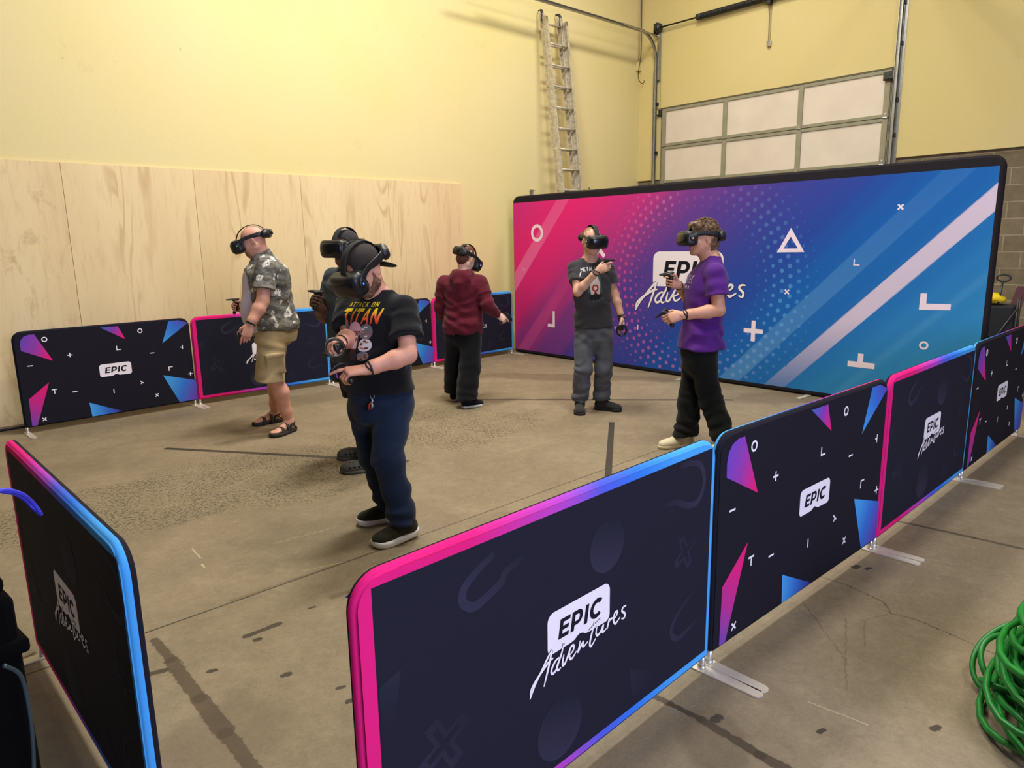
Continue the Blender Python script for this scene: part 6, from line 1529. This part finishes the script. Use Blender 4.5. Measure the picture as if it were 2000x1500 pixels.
def floral_material():
    m = mat('grey_floral_print', srgb(98, 96, 90), .85, spec=.15); N, L = nodes_of(m); p = N['Principled BSDF']; tc = N.new('ShaderNodeTexCoord')
    def nz(s, d, r, dist, off=(0, 0, 0), sc=(1, 1, 1)):
        mp = N.new('ShaderNodeMapping'); mp.inputs['Location'].default_value = off; mp.inputs['Scale'].default_value = sc; L.new(tc.outputs['Object'], mp.inputs['Vector'])
        n = N.new('ShaderNodeTexNoise'); n.inputs['Scale'].default_value = s; n.inputs['Detail'].default_value = d; n.inputs['Roughness'].default_value = r; n.inputs['Distortion'].default_value = dist; L.new(mp.outputs[0], n.inputs['Vector']); return n.outputs['Fac']
    def mr(f, a, b, c=0, d=1):
        n = N.new('ShaderNodeMapRange'); n.inputs['From Min'].default_value = a; n.inputs['From Max'].default_value = b; n.inputs['To Min'].default_value = c; n.inputs['To Max'].default_value = d; L.new(f, n.inputs['Value']); return n.outputs[0]
    def mix(f, a, b):
        n = N.new('ShaderNodeMix'); n.data_type = 'RGBA'; L.new(f, n.inputs['Factor'])
        for k, x in (('A', a), ('B', b)):
            if isinstance(x, tuple): n.inputs[k].default_value = (*x, 1)
            else: L.new(x, n.inputs[k])
        return n.outputs['Result']
    def mul(a, b):
        n = N.new('ShaderNodeMath'); n.operation = 'MULTIPLY'; L.new(a, n.inputs[0]); L.new(b, n.inputs[1]); return n.outputs[0]
    c = mix(mr(nz(9, 5, .6, .6, (3, 1, 0), (1, 1, 2.6)), .42, .58), srgb(132, 128, 118), srgb(84, 84, 82))
    c = mix(mr(nz(22, 6, .7, 1.5, (7, 2, 5)), .57, .61, 0, .8), c, srgb(44, 44, 44))
    c = mix(mr(nz(7, 3, .5, .3, (1, 9, 3), (1, 1, 3.2)), .60, .66, 0, .6), c, srgb(128, 116, 84))
    c = mix(mul(mr(nz(13, 1, .4, .2, (12, 4, 8)), .575, .61), mr(nz(42, 3, .6, 1.8, (2, 6, 1)), .46, .49)), c, srgb(226, 222, 212))
    L.new(c, p.inputs['Base Color']); return m
p_floral()

# ---- 5: man in grey clogs, half hidden ----
def p_clogs():
    J = dict(pel=A(694, 680, 5.36), neck=A(684, 520, 5.30), head=A(676, 486, 5.25), shR=A(652, 541, 5.42), shL=A(716, 543, 5.16), elR=A(634, 619, 5.34), wrR=A(621, 597, 5.13), elL=A(722, 622, 5.08), wrL=A(706, 650, 4.92),
             hipR=A(681, 690, 5.44), hipL=A(705, 692, 5.28), knR=A(706, 784, 5.42), knL=A(715, 788, 5.22), ankR=A(709, 872, 5.36), ankL=A(717, 893, 5.1))
    J['toeR'] = gp(661, 897); J['heelR'] = J['toeR'] + np.array([.285, .06, 0]); J['toeL'] = gp(667, 924); J['heelL'] = J['toeL'] + np.array([.285, .07, 0]); setank(J, .10)
    J['HF'] = frame((.90, -.42, 0), (.02, .0, 1)); L_ = np.linalg.norm(J['neck'] - J['pel']); secs = scale_secs(L_, 1.10, 1.15, .04)
    hands = dict(R=dict(d=(-.2, -.85, .45), n=(.84, -.26, -.1), curl=(1.1, 1.3, .8), idx=(.9, 1.0, .6), thumb=(.5, .5), sc=1.05), L=dict(d=(-.7, -.6, 0), n=(-.5, .5, 0), curl=(1.0, 1.2, .8)))
    t = person('man in a slate t-shirt and grey clogs, half hidden behind the man in jeans', J, skin('skin_dark', (98, 66, 50)), secs, 1.15, 1.05, dict(nr=.062), hands, bare_legs=False)
    F = J['HF']; Lc = lambda x, y, z: J["head"] + F @ np.array([x, y, z]) * 1.04; s = S(); s.ell(Lc(0, -.012, .044), (.082, .103, .092), F, .02); s.ell(Lc(0, -.04, -.01), (.078, .07, .06), F, .02); s.ell(Lc(0, .09, -.02), (.12, .085, .09), F, .015, 's'); s.rough(.002, 90)
    sdfobj('hair', [(s, .0045)], mat('black_short_hair', srgb(34, 29, 28), .8, bump=1, bscale=500), t)
    mt = cloth('slate_cotton', (60, 68, 74)); tee(J, secs, mt, hem=-.10, sleeve=.60, sr=(.074, .090), seed=21, grow=(.024, .028), flare=.04); collar(J, mt, J['F'], .066, -.010, .006)
    mp = cloth('black_cotton_shorts', (16, 16, 18)); pants(J, mp, name='shorts', hip=(.20, .165), r=(.125, .135), to=-.12, seed=22, capn=-UP, waist=.08)
    mc = mat('grey_foam_clog', srgb(70, 66, 58), .75); md_ = mat('clog_hole', (.01, .01, .01), .9)
    for g, sd in (('L', -1), ('R', 1)):
        h_, d, o, LL = foot_frame(J['heel' + g], J['toe' + g], sd); Q = lambda x, y, z: h_ + o * x + d * y * LL + UP * z; Fm = np.stack([o, d, UP], 1)
        s = S(); s.ell(Q(0, .72, .040), (.055, .085, .048), Fm, .02); s.ell(Q(0, .86, .034), (.046, .045, .038), Fm, .02); s.ell(Q(0, .45, .040), (.044, .08, .040), Fm, .03); s.ell(Q(0, .14, .035), (.040, .045, .040), Fm, .02); s.ell(Q(0, .18, .085), (.030, .075, .06), Fm, .01, 's'); s.cut(Q(0, .5, .016), (0, 0, -1))
        for x, y, z in [(-.02, .62, .09), (0, .62, .094), (.02, .62, .09), (-.03, .70, .085), (-.01, .70, .092), (.01, .70, .092), (.03, .70, .085), (-.02, .78, .084), (0, .78, .088), (.02, .78, .084), (-.01, .86, .076), (.012, .86, .076)]: s.rc(Q(x, y, z - .035), Q(x, y, z + .01), .0042, .0042, .001, 's')
        for sx in (-1, 1):
            for y in (.56, .68, .80): s.rc(Q(sx * .03, y, .046), Q(sx * .075, y, .046), .0075, .0075, .001, 's')
        o2 = sdfobj('clog', [(s, .0034)], mc, t); sole('sole', J['heel' + g], J['toe' + g], sd, .001, .022, mc, o2, .010, .006, 1.12)
        b = MB(); Wi = t.matrix_world.inverted(); b.tube(catmull([Wi @ Vector(tuple(Q(x, y, z))) for x, y, z in [(-.046, .42, .07), (-.04, .1, .085), (0, -.03, .088), (.04, .1, .085), (.046, .42, .07)]], 4), .008, 8, flat=.5, up=(0, 0, 1)); b.build('heel_strap', mc, o2, True)
    headset(J['head'] + UP * .004, J['HF'], 'black VR headset on the half-hidden man in the slate t-shirt', 'white', (1.09, 1.09, 1.19))
    ctl(J, 'R', 'black controller raised in the dark-skinned hand beside the slate t-shirt'); 
p_clogs()

# ---- 6: man in jeans, nearest the camera ----
def p_jeans():
    J = dict(pel=A(745, 772, 4.00), neck=A(735, 571, 4.03), head=A(712, 528, 3.94), shR=A(682, 597, 4.12), shL=A(789, 602, 3.93), elL=A(797, 693, 3.78), wrL=A(714, 722, 3.67), elR=A(682, 660, 3.94), wrR=A(664, 668, 3.70),
             hipR=A(716, 788, 4.06), hipL=A(768, 790, 3.95), knR=A(730, 888, 4.02), knL=A(757, 893, 3.80), ankR=A(748, 985, 4.08), ankL=A(768, 1000, 3.83))
    J['toeR'] = gp(699, 1026); J['heelR'] = J['toeR'] + np.array([.27, .10, 0]); J['toeL'] = gp(730, 1071); J['heelL'] = J['toeL'] + np.array([.215, .16, 0]); setank(J, .10, .32); J['ankL'][2] = .115
    J['HF'] = frame((.79, -.60, .04), (-.36, -.48, 1)); L_ = np.linalg.norm(J['neck'] - J['pel']); secs = scale_secs(L_, 1.13, 1.12, .07)
    hands = dict(R=dict(d=(-.35, -.80, -.05), n=(.45, .1, -.75), curl=(1.0, 1.25, .8), idx=(.8, 1.0, .6), thumb=(.4, .4), sc=1.02), L=dict(d=(-.92, -.25, -.05), n=(.1, .35, -.9), curl=(.85, 1.15, .7), idx=(.10, .18, .12), thumb=(.45, .5), sc=1.05))
    t = person('bearded man in black graphic t-shirt and blue jeans, looking down', J, skin('skin_pink', (218, 156, 130)), secs, 1.12, .90, dict(nr=.056, fat=.005, jaw=1.1), hands)
    F = J['HF']; Lc = lambda x, y, z: J["head"] + F @ np.array([x, y, z]) * 1.04
    mbd = mat('brown_beard', srgb(112, 78, 54), .7, var=.45, vscale=90, bump=1, bscale=350)
    s = S(); s.ell(Lc(0, .055, -.082), (.054, .052, .044), F, .02)
    for g in (-1, 1): s.rc(Lc(g * .066, .014, -.010), Lc(g * .058, .018, -.065), .011, .026, .015); s.rc(Lc(g * .056, .018, -.065), Lc(g * .028, .062, -.094), .030, .030, .02)
    s.rc(Lc(-.03, .093, -.050), Lc(.03, .093, -.050), .009, .009, .01); s.ell(Lc(0, .104, -.065), (.02, .012, .006), F, .006, 's'); s.rough(.0035, 75); s.rough(.002, 30); sdfobj('beard', [(s, .0035)], mbd, t)
    # backwards mesh cap
    mcap = mat('black_mesh_cap', srgb(46, 36, 32), .85, bump=.8, bscale=700); mcap2 = mat('black_cap_cotton', srgb(20, 20, 24), .8)
    s = S(); s.ell(Lc(0, -.012, .050), (.086, .106, .094), F, .01); s.cut(Lc(0, .0, .022), F @ np.array([0, .12, -1.0])); s.rc(Lc(0, .115, .050), Lc(0, .055, .062), .026, .03, .006, 's'); s.rough(.0012, 25)
    cp_ = sdfobj('cap', [(s, .0038)], mcap, t)
    Wi = t.matrix_world.inverted(); b = MB()
    b.tube([Wi @ Vector(tuple(Lc(.089 * math.cos(a), -.012 + .109 * math.sin(a), .030 + .012 * math.sin(a)))) for a in np.linspace(0, 2 * math.pi, 41)[:-1]], .013, 8, closed=True, flat=.25, up=None); b.build('cap_band', mcap2, cp_, True)
    bd = nrm(-F[:, 1] * .85 - UP * .62); Fb = np.stack([F[:, 0], bd, nrm(np.cross(F[:, 0], bd))], 1); s = S(); s.ell(Lc(0, -.118, -.030) + bd * .03, (.072, .075, .010), Fb, .01); s.ell(Lc(0, -.02, .0), (.088, .105, .10), F, .008, 's'); sdfobj('cap_brim', [(s, .0038)], mcap2, cp_)
    mt = cloth('black_cotton', (20, 20, 22), var=.15); o = tee(J, secs, mt, hem=.045, sleeve=.66, sr=(.080, .097), seed=31, grow=(.028, .028), flare=.02, amp=1.7, vox=.005); collar(J, mt, J['F'], .070, -.012, .008, .35)
    # shirt front: title lettering and a plain stand-in artwork
    F = J['F']; fr = nrm(F[:, 1]); org = J['pel'] + F[:, 2] * (L_ - .115) + fr * .1; polys = []
    yel, org_c, red = lin((246, 214, 30)), lin((240, 110, 40)), lin((214, 50, 42))
    def gcol(z0, z1): return lambda x, z: (yel * max(0, 1 - 2 * (z1 - z) / (z1 - z0)) + (org_c * (1 - abs(2 * (z1 - z) / (z1 - z0) - 1))) + red * max(0, 2 * (z1 - z) / (z1 - z0) - 1))
    GL = {'A': [[(0, 0), (.38, 1), (.62, 1), (1, 0), (.78, 0), (.5, .78), (.22, 0)], [(.28, .25), (.72, .25), (.66, .42), (.34, .42)]], 'T': [[(0, .8), (1, .8), (1, 1), (0, 1)], [(.38, 0), (.62, 0), (.62, .8), (.38, .8)]], 'C': [[(.95, .8), (.95, 1), (.2, 1), (0, .8), (0, .2), (.2, 0), (.95, 0), (.95, .2), (.25, .2), (.25, .8)]],
          'K': [[(0, 0), (.25, 0), (.25, 1), (0, 1)], [(.25, .42), (.25, .62), (.72, 1), (1, 1)], [(.35, .55), (.5, .66), (1, 0), (.75, 0)]], 'O': [[(0, 0), (.25, .0), (.25, 1), (0, 1)], [(.75, 0), (1, 0), (1, 1), (.75, 1)], [(.25, 0), (.75, 0), (.75, .2), (.25, .2)], [(.25, .8), (.75, .8), (.75, 1), (.25, 1)]],
          'N': [[(0, 0), (.24, 0), (.24, 1), (0, 1)], [(.76, 0), (1, 0), (1, 1), (.76, 1)], [(0, 1), (.24, 1), (1, 0), (.76, 0)]], 'I': [[(.3, 0), (.7, 0), (.7, 1), (.3, 1)]]}
    def put(txt, x, z, h, w, adv, col, sl=.15):
        for ch in txt:
            if ch != ' ':
                for P in GL[ch]: polys.append(([(x + px * w * (.7 if ch == 'I' else 1) + pz * h * sl, z + pz * h) for px, pz in P], col, 1))
            x += adv * (.55 if ch in 'I ' else 1)
    put('ATTACK ON', -.112, .040, .024, .017, .0245, yel); put('TITAN', -.126, -.052, .082, .047, .056, gcol(-.052, .03), .16)
    pinkc, bone, dk, gy, wh = lin((196, 150, 156)), lin((206, 178, 170)), lin((92, 44, 40)), lin((112, 104, 104)), lin((206, 200, 198))
    polys.append((ell(-.018, -.085, .045, .045, 20), pinkc, 2)); polys.append(([(-.058, -.09), (.022, -.09), (.012, -.165), (.0, -.205), (-.035, -.205), (-.048, -.165)], dk, 2)); polys.append(([(-.045, -.115), (.01, -.115), (.002, -.185), (-.036, -.185)], bone, 3))
    for x in (-.032, -.004): polys.append((ell(x, -.135, .008, .011, 10), dk, 4))
    polys.append((ell(-.018, -.158, .008, .006, 8), dk, 4)); polys.append(([(-.05, -.205), (.014, -.205), (.004, -.25), (-.03, -.25)], lin((60, 44, 42)), 2))
    for k, (cx, cz, r1, r2, c1, c2) in enumerate([(.056, -.095, .040, .044, gy, wh), (.056, -.165, .040, .036, wh, dk), (.052, -.225, .038, .024, gy, dk)]):
        polys.append((ell(cx, cz, r1, r2, 16), c1, 2)); rr_ = random.Random(k)
        for q in range(7): a = rr_.uniform(0, 6.28); x, z = cx + r1 * .55 * math.cos(a), cz + r2 * .55 * math.sin(a); polys.append((ell(x, z, .011, .005, 8), c2 if q % 2 else lin((190, 110, 90)), 3 + q % 2))
    polys.append((ell(-.088, -.075, .017, .045, 14), lin((176, 172, 160)), 2)); polys.append((ell(-.085, -.075, .007, .035, 10), lin((130, 110, 110)), 3))
    project_print(o, J, polys, org, F[:, 0], F[:, 2], fr, m_dprint)
    mj = cloth('dark_blue_denim', (25, 38, 60), var=.22, vscale=5, bscale=900, bump=.4); pants(J, mj, name='jeans', hip=(.190, .178), r=(.112, .088, .078, .082), seed=33, amp=1.6, vox=.005)
    # charm hanging from the belt
    Wi = t.matrix_world.inverted(); c = A(727, 774, 3.80); b = MB(); b.tube([Wi @ Vector(tuple(c + np.array([.012 * math.cos(a), 0, .012 * math.sin(a)]))) for a in np.linspace(0, 6.28, 13)[:-1]], .002, 6, closed=True)
    for k in range(4): b.tube([Wi @ Vector(tuple(c + np.array([-.004 + .004 * (k % 2), -.004 * k, -.012 - .012 * k]))), Wi @ Vector(tuple(c + np.array([.004 - .012 * (k % 2), 0, -.032 - .013 * k])))], .005, 6)
    b.build('key_charm', mat('charm_metal', srgb(190, 186, 180), .4, metal=.6), t, True)
    b = MB(); b.tube([Wi @ Vector(tuple(c + np.array(q))) for q in [(-.012, -.002, -.035), (-.022, -.004, -.06), (-.02, 0, -.075)]], .006, 6); b.build('charm_tassel', mat('red_tassel', srgb(150, 40, 40), .7), t, True)
    shoes(J, cloth('olive_black_knit', (44, 43, 32), var=.2), mat('white_foam_sole', srgb(222, 218, 212), .6), .034, 1.1, 1.10, .010, .052, .008, (.10, 0))
    wristband(J, 'L', m_blk, .10, .034, w=.0065); headset(J['head'] + F_hd(J), J['HF'], 'black VR headset with a blue light on the man in jeans', 'blue', (1.12, 1.12, 1.24))
    ctl(J, 'R', 'black ring controller in the raised right hand of the man in jeans', flip=1); ctl(J, 'L', 'black controller under the pointing left hand of the man in jeans')
def F_hd(J): return J['HF'] @ np.array([0, 0, .004])
p_jeans()
#PEOPLE_END
for r_ in (HS0, CT0):
    for c_ in list(r_.children):
        for g_ in list(c_.children): bpy.data.objects.remove(g_)
        bpy.data.objects.remove(c_)
    bpy.data.objects.remove(r_)
